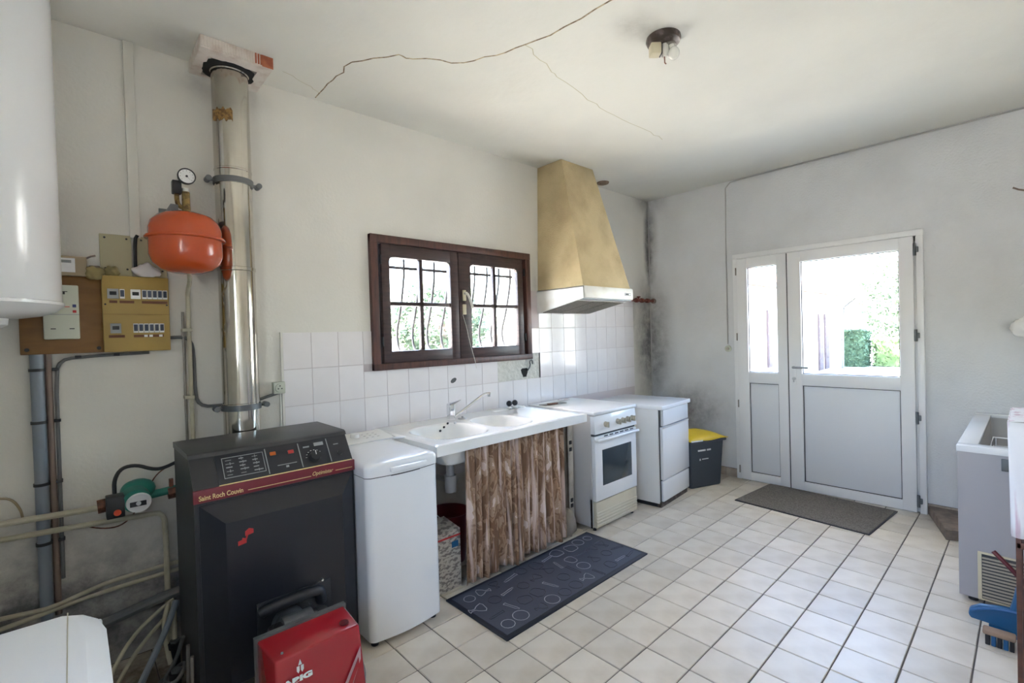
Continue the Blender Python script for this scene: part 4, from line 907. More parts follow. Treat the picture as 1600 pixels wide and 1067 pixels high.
MB().cyl((-4.15, -0.90, 0.33), (-4.04, -0.90, 0.33), 0.05, n=20).ob('air_regulator', m_zinc, bu)
MB().cyl((-4.02, -1.165, 0.4195), (-4.02, -1.165, 0.4245), 0.016, n=24).cyl((-4.02, -1.165, 0.424), (-4.02, -1.165, 0.4255), 0.010, n=16).ob('reset_button', m_under, bu)
for x, y in ((-4.235, -1.18), ): MB().cyl((x, y, 0.418), (x, y, 0.4225), 0.004, n=8).ob('screw', m_steel, bu)
FYB = -1.2085
text('ABIG', 0.024, m_print, bu, (-4.246, FYB-0.008, 0.327), name='lettering', bold=0.0014, sx=1.75)
q = MB(); ex, ez = -4.191, 0.352; Yf = FYB-0.006
q.poly([(ex, Yf, ez+.044), (ex+.006, Yf, ez+.026), (ex-.006, Yf, ez+.026)], (0, -.001, 0))
q.poly([(ex-.011, Yf, ez+.023), (ex-.002, Yf, ez+.023), (ex-.002, Yf, ez+.008), (ex-.006, Yf, ez), (ex-.011, Yf, ez+.008)], (0, -.001, 0))
q.poly([(ex+.002, Yf, ez+.023), (ex+.011, Yf, ez+.023), (ex+.011, Yf, ez+.008), (ex+.006, Yf, ez), (ex+.002, Yf, ez+.008)], (0, -.001, 0))
q.ob('flame_emblem', m_print, bu, smooth=False)
q = MB(); q.poly([(-4.07, FYB-.012, 0.20), (-4.03, FYB-.012, 0.20), (-3.985, FYB-.008, 0.30), (-3.985, FYB-.008, 0.345)], (0, -.0015, 0)); q.ob('sticker', mat('pinkish_sticker', (0.50, 0.30, 0.32), 0.4), bu, smooth=False)
q = MB(); q.poly([(-4.045, FYB-.0145, 0.222), (-4.025, FYB-.0145, 0.222), (-3.993, FYB-.0125, 0.288), (-3.995, FYB-.0125, 0.312)], (0, -.0015, 0)); q.ob('sticker_print', m_red, bu, smooth=False)
pipe('burner_hose', 'thin grey oil hose beside the red burner reaching to the floor', [(-3.962, -0.95, 0.26), (-3.93, -0.93, 0.22), (-3.86, -0.90, 0.12), (-3.83, -0.90, 0.03), (-3.86, -0.96, 0.012)], 0.007, m_greycable, 2, 8, 'hose')

# ------------------------------------------------------------------ top loading washing machine
wm = thing('washing_machine', 'slim white top loading washing machine between boiler and sink', 'washing machine', (0, 0, 0))
def rrect(x0, x1, y0, y1, r, bul=0.0, n=8):
    """plan outline: square at the back (y1), rounded and slightly bulging at the front (y0)"""
    pts = [(x1, y1), (x0, y1)]
    for k in range(n+1):
        a = PI+PI/2*k/n; pts.append((x0+r+r*math.cos(a), y0+r+r*math.sin(a)))
    m_ = 8
    for k in range(1, m_):
        t = k/m_; pts.append((x0+r+(x1-x0-2*r)*t, y0-bul*math.sin(PI*t)))
    for k in range(n+1):
        a = 1.5*PI+PI/2*k/n; pts.append((x1-r+r*math.cos(a), y0+r+r*math.sin(a)))
    return pts
def loft(q, sections):
    rings = [[q.b.verts.new((x, y, z)) for x, y, z in s] for s in sections]; n = len(rings[0])
    for a, c in zip(rings, rings[1:]):
        for i in range(n): q.b.faces.new((a[i], a[(i+1) % n], c[(i+1) % n], c[i]))
    q.b.faces.new(rings[0]); q.b.faces.new(rings[-1])
WX0_, WX1_ = -3.735, -3.345
P = rrect(WX0_, WX1_, -0.782, -0.18, 0.035, 0.018)
q = MB(); loft(q, [[(x, y, 0.03) for x, y in P], [(x, y, 0.792) for x, y in P]]); q.ob('body', m_white, wm, ang=30)
P0 = rrect(WX0_-.002, WX1_+.002, -0.785, -0.335, 0.035, 0.020)
def inset(Pl, d, dz):
    cx_ = (WX0_+WX1_)/2
    return [(cx_+(x-cx_)*(1-d/0.2), (y+d if y < -0.4 else y), dz) for x, y in Pl]
q = MB(); loft(q, [[(x, y, 0.797) for x, y in P0], [(x, y, 0.835) for x, y in P0], inset(P0, 0.004, 0.845), inset(P0, 0.012, 0.852), inset(P0, 0.03, 0.857), inset(P0, 0.09, 0.862)])
ld = q.ob('lid', m_white, wm, ang=50)
q = MB(); loft(q, [[(x, y, 0.790) for x, y in inset_ ] if False else [(x+ (0.004 if x < -3.6 else -0.004), y+0.004, 0.790) for x, y in P0], [(x+(0.004 if x < -3.6 else -0.004), y+0.004, 0.799) for x, y in P0]]); q.ob('lid_gap', m_seal, wm)
hb = MB(); hb.grid(lambda u, v: (-3.625+0.185*u, -0.800-0.010*math.sin(PI*u)-0.012*math.sin(PI*v), 0.812+0.022*v), 10, 5)
hb.box(-3.628, -0.828, 0.811, -3.437, -0.80, 0.836, 0.006); hb.ob('lid_handle', m_white, ld)
q = MB(); q.poly([(WX0_, -0.330, 0.79), (WX0_, -0.330, 0.866), (WX0_, -0.305, 0.872), (WX0_, -0.150, 0.890), (WX0_, -0.140, 0.88), (WX0_, -0.140, 0.79)], (WX1_-WX0_, 0, 0)); co = q.ob('control_console', m_ceram, wm, ang=25)
n_ = Vector((0, -0.115, 0.993)).normalized(); c0 = Vector((-3.535, -0.225, 0.8815))
MB().cyl(c0, c0+n_*0.020, 0.027, 0.024, 28).ob('programme_dial', m_white, co)
q = MB()
for i in range(6):
    for j in range(3):
        if i < 3: continue
        p = Vector((-3.585+0.034*i, -0.275+0.035*j, 0.8757+0.0041*j)); q.box(p.x-.006, p.y-.0015, p.z, p.x+.006, p.y+.0015, p.z+.0012)
stuff(q.ob('console_print', m_greyprint, co, smooth=False))
for x in (-3.70, -3.38):
    for y in (-0.74, -0.22): MB().cyl((x, y, 0), (x, y, 0.032), 0.018, n=12).ob('foot', m_black, wm)
MB().tube([(-3.345, -0.335, 0.868), (-3.31, -0.345, 0.872), (-3.285, -0.36, 0.872), (-3.28, -0.37, 0.85)], 0.006, 8, 1)
tag(MB().cyl((-3.37, -0.36, 0.868), (-3.31, -0.40, 0.868), 0.0075, n=10).ob('small_tube', m_steel), 'small grey tube lying on the washing machine edge beside the sink', 'tube')

# ------------------------------------------------------------------ sink
SX0, SX1, SY0, SY1, SZ = -3.325, -2.045, -0.745, -0.007, 0.872
def rr_d(x, y, x0, x1, y0, y1, r):
    """signed distance inside a rounded rectangle (positive inside)"""
    cx_, cy_ = (x0+x1)/2, (y0+y1)/2; dx = abs(x-cx_)-((x1-x0)/2-r); dy = abs(y-cy_)-((y1-y0)/2-r)
    return -(math.hypot(max(dx, 0), max(dy, 0))+min(max(dx, dy), 0)-r)
def sstep(t): t = max(0, min(1, t)); return t*t*(3-2*t)
basins = ((-3.245, -2.835, -0.685, -0.215, 0.15, 0.17), (-2.785, -2.455, -0.685, -0.235, 0.14, 0.15))
def sink_z(x, y):
    z = SZ
    d = rr_d(x, y, SX0, SX1, SY0, SY1, 0.01); z -= 0.008*(1-sstep(d/0.018))
    for x0, x1, y0, y1, r, dep in basins:
        z -= dep*sstep((rr_d(x, y, x0, x1, y0, y1, r))/0.085)
    d = rr_d(x, y, -2.42, SX1+0.03, -0.70, -0.10, 0.03)
    z -= 0.008*sstep(d/0.03)
    return z
sk = thing('sink', 'white fireclay sink with two bowls and a drainer', 'sink', (0, 0, 0))
q = MB(); nx, ny = 150, 84
q.grid(lambda u, v: (SX0+(SX1-SX0)*u, SY0+(SY1-SY0)*v+ (0.03*u if v < 0.001 else 0.03*u*(1-v)), sink_z(SX0+(SX1-SX0)*u, SY0+(SY1-SY0)*v)), nx, ny)
q.ob('basin_top', m_ceram, sk, ang=180, fix=False)
q = MB()
def fr(u): return (SX0+(SX1-SX0)*u, SY0+0.03*u)
q.hexa([(SX0, SY0, 0.812), (SX1, SY0+.03, 0.812), (SX1, SY0+.045, 0.812), (SX0, SY0+.015, 0.812)], [(SX0, SY0, SZ-.006), (SX1, SY0+.03, SZ-.006), (SX1, SY0+.045, SZ-.010), (SX0, SY0+.015, SZ-.010)])
q.box(SX0, SY0+.012, 0.812, SX0+0.014, SY1, SZ-.007); q.box(SX1-0.014, SY0+.042, 0.812, SX1, SY1, SZ-.007)
q.ob('apron', m_ceram, sk, smooth=False)
for k in range(3): MB().sphere((-2.965+0.030*k, -0.244, sink_z(-2.965+0.030*k, -0.244)), 0.0095, (1, 0.5, 0.8), 12).ob('overflow_hole', m_black, sk)
MB().sphere((-2.868, -0.275, sink_z(-2.868, -0.275)), 0.011, (1, 0.6, 0.8), 12).ob('overflow_cap', m_steel, sk)
for x, y, dz in ((-3.04, -0.45, 0.172), (-2.62, -0.46, 0.152)): MB().lathe([(0.036, 0.0), (0.034, 0.004), (0.012, 0.002), (0.0, 0.001)], c=(x, y, SZ-dz), n=24).ob('drain', m_steel, sk)
q = MB(); q.cyl((-3.04, -0.45, 0.70), (-3.04, -0.45, 0.60), 0.025, n=16).cyl((-3.04, -0.45, 0.60), (-3.04, -0.45, 0.50), 0.038, 0.034, n=20).tube([(-3.04, -0.45, 0.56), (-2.98, -0.42, 0.56), (-2.9, -0.3, 0.50), (-2.9, -0.03, 0.48)], 0.018, 10, 1)
q.ob('trap', m_trap, sk)
tag(MB().box(-3.335, -0.03, 0.62, -3.327, -0.007, 0.80).box(-3.30, -0.05, 0.797, -2.14, -0.02, 0.811).ob('support_rail', m_galv), 'metal rail under the back edge of the sink', 'rail')
tap = thing('mixer_tap', 'chrome single lever mixer tap with raised swivel spout', 'tap', (-2.815, -0.155, SZ))
MB().box(-0.022, -0.022, 0, 0.022, 0.022, 0.105, 0.006, 3).ob('body', m_chrome, tap)
MB().hexa([(-0.02, -0.016, 0.104), (0.02, -0.016, 0.104), (0.02, 0.016, 0.104), (-0.02, 0.016, 0.104)], [(-0.02, -0.016, 0.112), (0.085, -0.008, 0.128), (0.085, 0.008, 0.128), (-0.02, 0.016, 0.112)]).ob('lever', m_chrome, tap, smooth=False)
MB().tube([(0.01, -0.01, 0.02), (0.035, -0.015, 0.025), (0.25, -0.04, 0.145), (0.275, -0.043, 0.152), (0.315, -0.045, 0.150)], 0.0095, 12, 1).cyl((0.305, -0.045, 0.152), (0.305, -0.045, 0.130), 0.012, n=14).ob('spout', m_chrome, tap)
tag(MB().lathe([(0.0, 0.012), (0.022, 0.012), (0.030, 0.006), (0.032, 0.0)], c=(-2.745, -0.190, SZ), n=24).cyl((-2.745, -0.190, SZ+.01), (-2.745, -0.190, SZ+.018), 0.007, n=10).ob('sink_plug', m_steel), 'round metal plug lying behind the sink beside the tap', 'plug')
for x, y, s_ in ((-2.225, -0.10, 'left'), (-2.165, -0.10, 'right')):
    o = thing('stemmed_holder', '%s of two dark round knobs on clear feet behind the drainer' % s_, 'holder', (x, y, SZ-.004), 0, 'dark knobs behind the drainer')
    MB().lathe([(0.024, 0), (0.022, 0.008), (0.010, 0.014), (0.008, 0.022)], n=20).ob('foot', m_pvc, o)
    MB().sphere((0, 0, 0.040), 0.023, (1, 1, 1.0), 16).ob('knob', m_dark, o)
tag(MB().box(-2.255, -0.14, SZ-.004, -2.135, -0.055, SZ+.001, 0.001).ob('saucer', m_clear), 'thin clear tray under the two dark knobs behind the drainer', 'tray')

# curtain
cu = thing('sink_curtain', 'brown and pink camouflage leaf print curtain under the sink', 'curtain', (0, 0, 0))
rnd = random.Random(11); folds = []
def cy(x, z):
    t = (0.8-z)/0.8
    ph = x*105+2.2*math.sin(x*9)+1.1*math.sin(x*23)+0.25*math.sin(z*5+x*7)
    a = 0.013+0.007*t
    w_ = math.sin(ph); w_ = math.copysign(abs(w_)**0.7, w_)
    return -0.674+a*w_+0.004*math.sin(x*231+z*2)*(1-t*.6)+0.010*math.sin(x*17+1)*t
q = MB(); nu, nv = 420, 22
def cpt(u, v):
    x = -3.085+0.818*u; zt, zb = 0.808, 0.015+0.045*(0.5+0.5*math.sin(x*31+1))*0.7+0.02*u
    z = zt+(zb-zt)*v
    return (x-0.020*v*(1-u)+0.010*v*u, cy(x, z), z)
q.grid(cpt, nu, nv)
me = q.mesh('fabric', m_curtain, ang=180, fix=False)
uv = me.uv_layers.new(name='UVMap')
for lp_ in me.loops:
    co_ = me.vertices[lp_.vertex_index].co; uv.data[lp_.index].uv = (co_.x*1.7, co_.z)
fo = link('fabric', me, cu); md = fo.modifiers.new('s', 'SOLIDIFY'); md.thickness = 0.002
MB().cyl((-3.11, -0.676, 0.808), (-2.10, -0.676, 0.808), 0.004, n=8).ob('curtain_wire', m_steel, cu)
po = thing('slotted_post', 'worn white slotted metal post supporting the sink near the cooker', 'post', (-2.062, -0.56, 0))
MB().box(-0.028, -0.01, 0, 0.028, 0.01, 0.80, 0.003).box(-0.028, -0.01, 0, -0.020, 0.05, 0.80, 0.002).ob('profile', m_post, po)
for z in (0.645, 0.595, 0.225, 0.185): MB().box(-0.014, -0.0125, z-0.014, 0.014, -0.0085, z+0.014, 0.003).ob('slot', m_black, po)
tag(MB().box(-2.13, -0.52, 0.0, -2.10, -0.03, 0.80, 0.002).ob('side_support', m_grey_side), 'grey side panel under the right end of the sink', 'support panel')
rag('sack', 'dusty grey brown sack slumped on the floor behind the curtain end', 'sack', (-2.16, -0.60, 0.085), 0.075, 0.06, 0.10, m_bag, 21)
# things under the sink
q = MB(); q.hexa([(-3.295, -0.60, 0), (-3.09, -0.60, 0), (-3.09, -0.44, 0), (-3.295, -0.44, 0)], [(-3.295, -0.60, 0.335), (-3.09, -0.60, 0.335), (-3.09, -0.44, 0.36), (-3.295, -0.44, 0.36)])
ca = tag(q.ob('detergent_carton', m_carton, smooth=False), 'printed detergent carton standing open under the sink', 'carton')
MB().box(-3.285, -0.59, 0.330, -3.10, -0.45, 0.3365).ob('inside', m_cartonin, ca)
MB().box(-3.296, -0.6015, 0.295, -3.089, -0.600, 0.305).ob('red_stripe', m_redlogo, ca, smooth=False)
MB().box(-3.15, -0.6015, 0.235, -3.105, -0.600, 0.27).ob('blue_patch', m_blue, ca, smooth=False)
MB().tube([(-3.285, -0.46, 0.34), (-3.20, -0.50, 0.43), (-3.11, -0.46, 0.34)], 0.003, 6, 2).ob('carry_handle', m_trap, ca)
bk = thing('bucket', 'dark red plastic bucket behind the detergent carton under the sink', 'bucket', (-2.945, -0.28, 0))
MB().lathe([(0.10, 0.001), (0.13, 0.30), (0.138, 0.302), (0.138, 0.315), (0.125, 0.312), (0.095, 0.01), (0, 0.01)], n=36).ob('pail', m_under, bk)

# ------------------------------------------------------------------ cooker
ck = thing('cooker', 'white free standing cooker with five knobs and cream drawer', 'cooker', (0, 0, 0))
CX0, CX1, CYF, CYB = -1.975, -1.440, -0.700, -0.06
MB().box(CX0, CYF+.012, 0.025, CX1, CYB, 0.840, 0.003).ob('body', m_grey_side, ck)  # side darker than the white front: its shade is put into the colour
MB().box(CX0-.006, CYF-0.030, 0.842, CX1+.006, CYB, 0.868, 0.008, 3).ob('hob_lid', m_whiteold, ck)
MB().box(CX0-.002, CYF-.018, 0.835, CX1+.002, CYF+.02, 0.846, 0.002).ob('lid_gap', m_grey_side, ck)
MB().hexa([(CX0+.002, CYF-.030, 0.705), (CX1-.002, CYF-.030, 0.705), (CX1-.002, CYF+.02, 0.705), (CX0+.002, CYF+.02, 0.705)], [(CX0+.002, CYF-.016, 0.836), (CX1-.002, CYF-.016, 0.836), (CX1-.002, CYF+.02, 0.836), (CX0+.002, CYF+.02, 0.836)]).bevel_all(.004, 2).ob('control_fascia', m_white, ck)
for x in (-1.842, -1.690, -1.625, -1.562, -1.500):
    k_ = MB().cyl((x, CYF-.020, 0.765), (x, CYF-.046, 0.762), 0.021, 0.019, 24).ob('knob', m_knob, ck)
    MB().box(x-0.005, CYF-.058, 0.743, x+0.005, CYF-.044, 0.784, 0.003).ob('grip', m_knob, k_)
od = MB().box(CX0+.004, CYF-.022, 0.218, CX1-.004, CYF+.012, 0.688, 0.005).ob('oven_door', m_white, ck)
MB().box(-1.886, CYF-.0245, 0.322, -1.516, CYF-.021, 0.582, 0.001).ob('oven_glass', m_ovenglass, od)
MB().box(CX0+.002, CYF-.056, 0.652, CX1-.002, CYF-.022, 0.674, 0.008, 3).ob('door_handle', m_white, od)
for k in range(6): MB().box(-1.86+0.066*k, CYF-.0245, 0.676, -1.815+0.066*k, CYF-.021, 0.684).ob('vent_slot', m_black, od, smooth=False)
MB().box(CX0+.004, CYF-.010, 0.690, CX1-.004, CYF+.012, 0.704).ob('upper_gap', m_seal, ck)
dw = MB().box(CX0+.010, CYF-.016, 0.025, CX1-.006, CYF+.012, 0.210, 0.004).ob('drawer', m_cream, ck)
for k in range(5): MB().box(CX0+.012, CYF-.021, 0.038+0.022*k, CX1-.008, CYF-.015, 0.050+0.022*k, 0.002, 1).ob('ridge', m_cream, dw)
MB().box(CX0+.0, CYF+.013, 0.02, CX0+.012, CYF+.03, 0.23).ob('corner_gap', m_black, ck)
for x in (CX0+.03, CX1-.03):
    for y in (CYF+.02, CYB-.03): MB().cyl((x, y, 0), (x, y, 0.03), 0.014, n=12).ob('foot', m_black, ck)
tr_ = thing('small_tray', 'thin folded grey brown card lying on the back left of the cooker lid', 'card', (-1.86, -0.20, 0.869), math.radians(-6))
MB().box(-0.10, -0.05, 0, 0.13, 0.03, 0.004, 0.001).ob('card', m_galv, tr_)
MB().box(-0.06, -0.055, 0.004, 0.03, -0.02, 0.014, 0.002).ob('brown_block', m_brownlab, tr_)
rag('paper_scrap', 'crumpled pale paper scrap on the back of the cooker lid', 'paper', (-1.62, -0.13, 0.874), 0.07, 0.03, 0.006, m_cloth, 31)

# ------------------------------------------------------------------ dishwasher / fridge right of the cooker
fg = thing('small_fridge', 'white under counter dishwasher with brown plinth right of the cooker', 'dishwasher', (-1.232, -0.790, 0), math.radians(4.5))
Wd, Dp = 0.535, 0.60
MB().box(0, 0.0, 0.03, Wd, Dp, 0.795, 0.003).ob('body', m_whiteold, fg)
MB().box(-0.012, -0.045, 0.797, Wd+0.012, Dp+0.01, 0.830, 0.004).ob('worktop', m_white, fg)
MB().box(0.012, -0.006, 0.03, Wd-.01, 0.001, 0.795).ob('front_gap', m_seal, fg, smooth=False)
MB().box(0.040, -0.028, 0.660, Wd-.004, -0.004, 0.790, 0.004).ob('control_fascia', m_white, fg)
dr = MB().box(0.022, -0.030, 0.222, Wd-.004, -0.004, 0.652, 0.004).ob('door', m_white, fg)
MB().box(0.022, -0.033, 0.640, Wd-.004, -0.028, 0.652, 0.002).ob('door_edge', m_grey_side, dr)
MB().box(0.024, -0.026, 0.045, Wd-.004, -0.004, 0.212, 0.004).ob('lower_panel', m_white, fg)
MB().box(0.005, -0.012, 0.0, Wd-.02, 0.02, 0.042).ob('plinth', m_lampbase, fg)
MB().box(0.005, 0.02, 0.0, Wd-.02, Dp-.02, 0.032).ob('base', m_black, fg)

# ------------------------------------------------------------------ bin
bn = thing('storage_bin', 'slate grey plastic bin with yellow lid in the corner', 'bin', (-0.318, -0.888, 0), math.radians(-21))
# local: front along -x from origin corner, depth +y
q = MB()
q.hexa([(-0.35, 0.0, 0.0), (0.0, 0.0, 0.0), (0.0, 0.28, 0.0), (-0.35, 0.28, 0.0)], [(-0.37, -0.025, 0.435), (0.022, -0.025, 0.435), (0.022, 0.30, 0.435), (-0.37, 0.30, 0.435)])
q.bevel_all(0.02, 3, 60); q.ob('tub', m_bin, bn)
MB().box(-0.380, -0.038, 0.415, 0.040, 0.31, 0.440, 0.008).ob('rim', m_bin, bn)
q = MB()
q.grid(lambda u, v: (-0.385+0.440*u, -0.040+0.355*v, 0.442+0.052*(1-abs(2*u-1)**2.5)*(1-abs(2*v-1)**3)+0.006*math.sin(u*9+v*4)), 24, 14)
l_ = q.ob('lid', m_yellow, bn, ang=180, fix=False); md = l_.modifiers.new('s', 'SOLIDIFY'); md.thickness = 0.006
MB().box(-0.30, 0.24, 0.475, -0.15, 0.30, 0.515, 0.008).ob('hinge_ridge', m_yellow, l_)
MB().box(-0.37, -0.0405, 0.432, -0.24, -0.030, 0.446, 0.003).ob('white_clip', m_pvc, l_)
q = MB(); x = -0.285
for w_ in (.012, .010, .014, .010, .012, .008, .0, .014, .012, .010):
    if w_: q.box(x, -0.0265, 0.340, x+w_, -0.0215, 0.354)
    x += (w_ or .008)+.004
x = -0.265
q.box(x, -0.0215, 0.255, x+.012, -0.0175, 0.272)
for k in range(5): q.box(x+.03+.015*k, -0.0215, 0.262, x+.040+.015*k, -0.0175, 0.270)
stuff(q.ob('worn_print', m_print, bn, smooth=False))

# ------------------------------------------------------------------ mats
mt = thing('kitchen_mat', 'long dark blue grey rubber mat on the tiles before the sink', 'mat', (-2.638, -0.920, 0.0), math.radians(0.4))
MB().box(-0.615, -0.248, 0.0, 0.615, 0.248, 0.010, 0.004).ob('base', m_rubberedge, mt)
MB().box(-0.590, -0.222, 0.009, 0.592, 0.224, 0.012, 0.001).ob('top_surface', m_rubber, mt)
rnd = random.Random(5)
def outline(kind, cx_, cy_, s, a):
    if kind == 0: pts = [(-1, 1), (-0.8, -0.6), (-0.4, -1), (0.4, -1), (0.8, -0.6), (1, 1)]
    elif kind == 1: pts = [(math.cos(k*PI/4), math.sin(k*PI/4)) for k in range(8)]
    elif kind == 2: pts = [(-1, 0.8), (-0.5, -0.2), (-0.12, -0.4), (-0.12, -1.0), (-0.5, -1.25), (0.5, -1.25), (0.12, -1.0), (0.12, -0.4), (0.5, -0.2), (1, 0.8)]
    elif kind == 3: pts = [(-1.2, .2), (-1.2, -.2), (1.0, -.15), (1.3, -.3), (1.3, .3), (1.0, .15)]
    else: pts = [(math.cos(k*PI/3)*1.0, math.sin(k*PI/3)) for k in range(6)]
    c_, s_ = math.cos(a), math.sin(a)
    return [(cx_+(x*c_-y*s_)*s, cy_+(x*s_+y*c_)*s, 0.0122) for x, y in pts]
n_o = 0
for i in range(11):
    for j in range(4):
        x = -0.53+0.106*i+rnd.uniform(-.015, .015); y = -0.165+0.11*j+rnd.uniform(-.012, .012)
        k = rnd.randrange(5); light = rnd.random() < 0.45
        MB().tube(outline(k, x, y, rnd.uniform(0.034, 0.046), rnd.choice((0, PI/2, PI, -PI/2))+rnd.uniform(-.3, .3)), 0.0022, 4, 1, closed=True, flat=0.7).ob('printed_outline', m_rubberedge if not light else bpy.data.materials.get('pale_outline') or mat('pale_outline', (0.36, 0.36, 0.40), 0.5), mt)
dm = thing('doormat', 'grey brown carpet doormat before the glazed door', 'doormat', (-0.385, -1.650, 0), math.radians(-5.0))
MB().box(-0.325, -0.470, 0, 0.325, 0.470, 0.008, 0.003).ob('backing', m_black, dm)
MB().box(-0.315, -0.460, 0.006, 0.315, 0.460, 0.012, 0.003).ob('pile_surface', m_doormat, dm)

# stone slab by the right wall
q = MB(); q.hexa([(-0.016, -2.315, 0), (-0.50, -2.455, 0), (-0.42, -2.62, 0), (-0.016, -2.50, 0)][::-1], [(-0.016, -2.315, 0.07), (-0.50, -2.455, 0.07), (-0.42, -2.62, 0.07), (-0.016, -2.50, 0.07)][::-1])
q.bevel_all(0.006, 2); tag(q.ob('stone_slab', m_stone), 'loose brown stone slab on the floor right of the glazed door', 'stone slab')

# ------------------------------------------------------------------ chest freezer (open)
fz = thing('chest_freezer', 'open white chest freezer with wire basket by the right wall', 'freezer', (0, 0, 0))
FX0, FX1, FY0, FY1, FZ = -1.355, -0.06, -2.585, -3.21, 0.805
q = MB()
q.box(FX0, FY1, 0.03, FX0+0.015, FY0, FZ-.03); q.box(FX1-.015, FY1, 0.03, FX1, FY0, FZ-.03); q.box(FX0+.015, FY0-.015, 0.03, FX1-.015, FY0, FZ-.03); q.box(FX0+.015, FY1, 0.03, FX1-.015, FY1+.015, FZ-.03); q.box(FX0+.016, FY1+.016, 0.03, FX1-.016, FY0-.016, 0.045)
q.ob('cabinet', m_freezer, fz, smooth=False)
q = MB(); t_ = 0.075
q.box(FX0-.004, FY1, FZ-.032, FX0+t_, FY0+.004, FZ, 0.004); q.box(FX1-t_, FY1, FZ-.032, FX1, FY0+.004, FZ, 0.004); q.box(FX0+t_-.004, FY0-t_, FZ-.032, FX1-t_+.004, FY0+.004, FZ-.0004, 0.004); q.box(FX0+t_-.004, FY1, FZ-.032, FX1-t_+.004, FY1+t_, FZ-.0004, 0.004)
q.ob('rim', m_white, fz)
q = MB()
q.box(FX0+t_-.006, FY1+t_, 0.2, FX0+t_, FY0-t_, FZ-.02); q.box(FX1-t_, FY1+t_, 0.2, FX1-t_+.006, FY0-t_, FZ-.02); q.box(FX0+t_, FY0-t_, 0.2, FX1-t_, FY0-t_+.006, FZ-.02); q.box(FX0+t_, FY1+t_-.006, 0.2, FX1-t_, FY1+t_, FZ-.02); q.box(FX0+t_, FY1+t_, 0.19, FX1-t_, FY0-t_, 0.2)
q.ob('liner', m_grey_side, fz, smooth=False)
bs = thing('wire_basket', 'white wire basket hanging inside the open chest freezer', 'basket', (-1.10, -2.90, 0.0))
for z, s_ in ((0.785, 1.0), (0.74, .99), (0.69, .98), (0.62, .97)):
    MB().tube([(-0.15*s_, -0.20*s_, z), (0.19*s_, -0.20*s_, z), (0.19*s_, 0.20*s_, z), (-0.15*s_, 0.20*s_, z)], 0.004 if z > 0.75 else 0.0025, 6, closed=True).ob('wire_hoop', m_pvc, bs)
for k in range(7):
    y = -0.19+0.0633*k
    MB().tube([(-0.15, y, 0.785), (-0.145, y, 0.61), (0.185, y, 0.61), (0.19, y, 0.785)], 0.0022, 5).ob('wire', m_pvc, bs)
vg = MB().box(FX0-.006, -3.05, 0.03, FX0, -2.655, 0.275, 0.002).ob('vent_frame', m_beige, fz)
for k in range(13): MB().box(FX0-.012, -3.03, 0.045+0.0165*k, FX0-.004, -2.672, 0.054+0.0165*k, 0.001, 1).ob('slat', m_louvre, vg)
MB().box(FX0-.008, -2.67, 0.04, FX0-.005, -3.035, 0.265).ob('vent_back', m_seal, vg, smooth=False)
MB().box(FX0-.012, -2.775, 0.70, FX0, -2.745, 0.76, 0.003).ob('latch', m_zinc, fz)
for x in (FX0+.05, FX1-.05):
    for y in (FY0-.05, FY1+.05): MB().cyl((x, y, 0), (x, y, 0.032), 0.02, n=12).ob('foot', m_black, fz)
pipe('white_hose', 'white hose standing behind the near edge of the chest freezer', [(-0.95, -2.565, 0.0), (-0.95, -2.565, 0.22)], 0.012, m_pvc, 0, cat='hose')

# dustpan, brush, handle
dpn = thing('dustpan', 'blue plastic dustpan standing in front of the chest freezer', 'dustpan', (-1.62, -2.735, 0.09), math.radians(0))
q = MB()
def dpt(u, v):
    y = 0.10-0.20*u; z = -0.045+0.075*math.sin(PI*u)**0.6*v+0.04*u*v
    return (-0.02+0.06*math.sin(PI*v), y, z)
q.poly([(0, 0.100, -0.035), (0, 0.092, -0.052), (0, -0.09, -0.06), (0, -0.10, -0.02), (0, -0.09, 0.045), (0, -0.02, 0.040), (0, 0.06, 0.022), (0, 0.095, -0.005)], (0.03, 0, 0))
q.bevel_all(0.008, 2); q.ob('pan', m_blue, dpn)
q = MB(); q.tube([(-0.008, 0.09, -0.010), (-0.008, 0.04, 0.018), (-0.008, -0.03, 0.034), (-0.008, -0.07, 0.036)], 0.007, 8, 1); q.ob('raised_lip', mat('dark_blue_plastic', (0.01, 0.10, 0.28), 0.4), dpn)
MB().tube([(0.015, -0.055, 0.035), (0.015, -0.065, 0.08), (0.015, -0.075, 0.14)], 0.018, 10, 1).ob('handle', m_blue, dpn)
MB().box(0.0, -0.08, -0.09, 0.02, 0.03, -0.055).ob('foot', m_blue, dpn)
br = thing('hand_brush', 'tan and blue hand brush on the floor below the dustpan', 'brush', (-1.73, -2.735, 0.0))
MB().box(-0.03, -0.06, 0.045, 0.03, 0.045, 0.065, 0.008, 2).ob('back', m_bristle, br)
for k in range(5): MB().box(-0.025, -0.055+0.019*k, 0.0, 0.025, -0.040+0.019*k, 0.047, 0.002, 1).ob('bristle_tuft', m_blue if k % 2 else m_black, br)
pipe('tool_handle', 'red tipped tool handle leaning against the chest freezer', [(-1.43, -2.715, 0.315), (-1.44, -2.76, 0.27), (-1.45, -2.82, 0.20), (-1.46, -2.92, 0.08), (-1.46, -2.98, 0.0)], 0.010, m_under, 0, cat='handle')

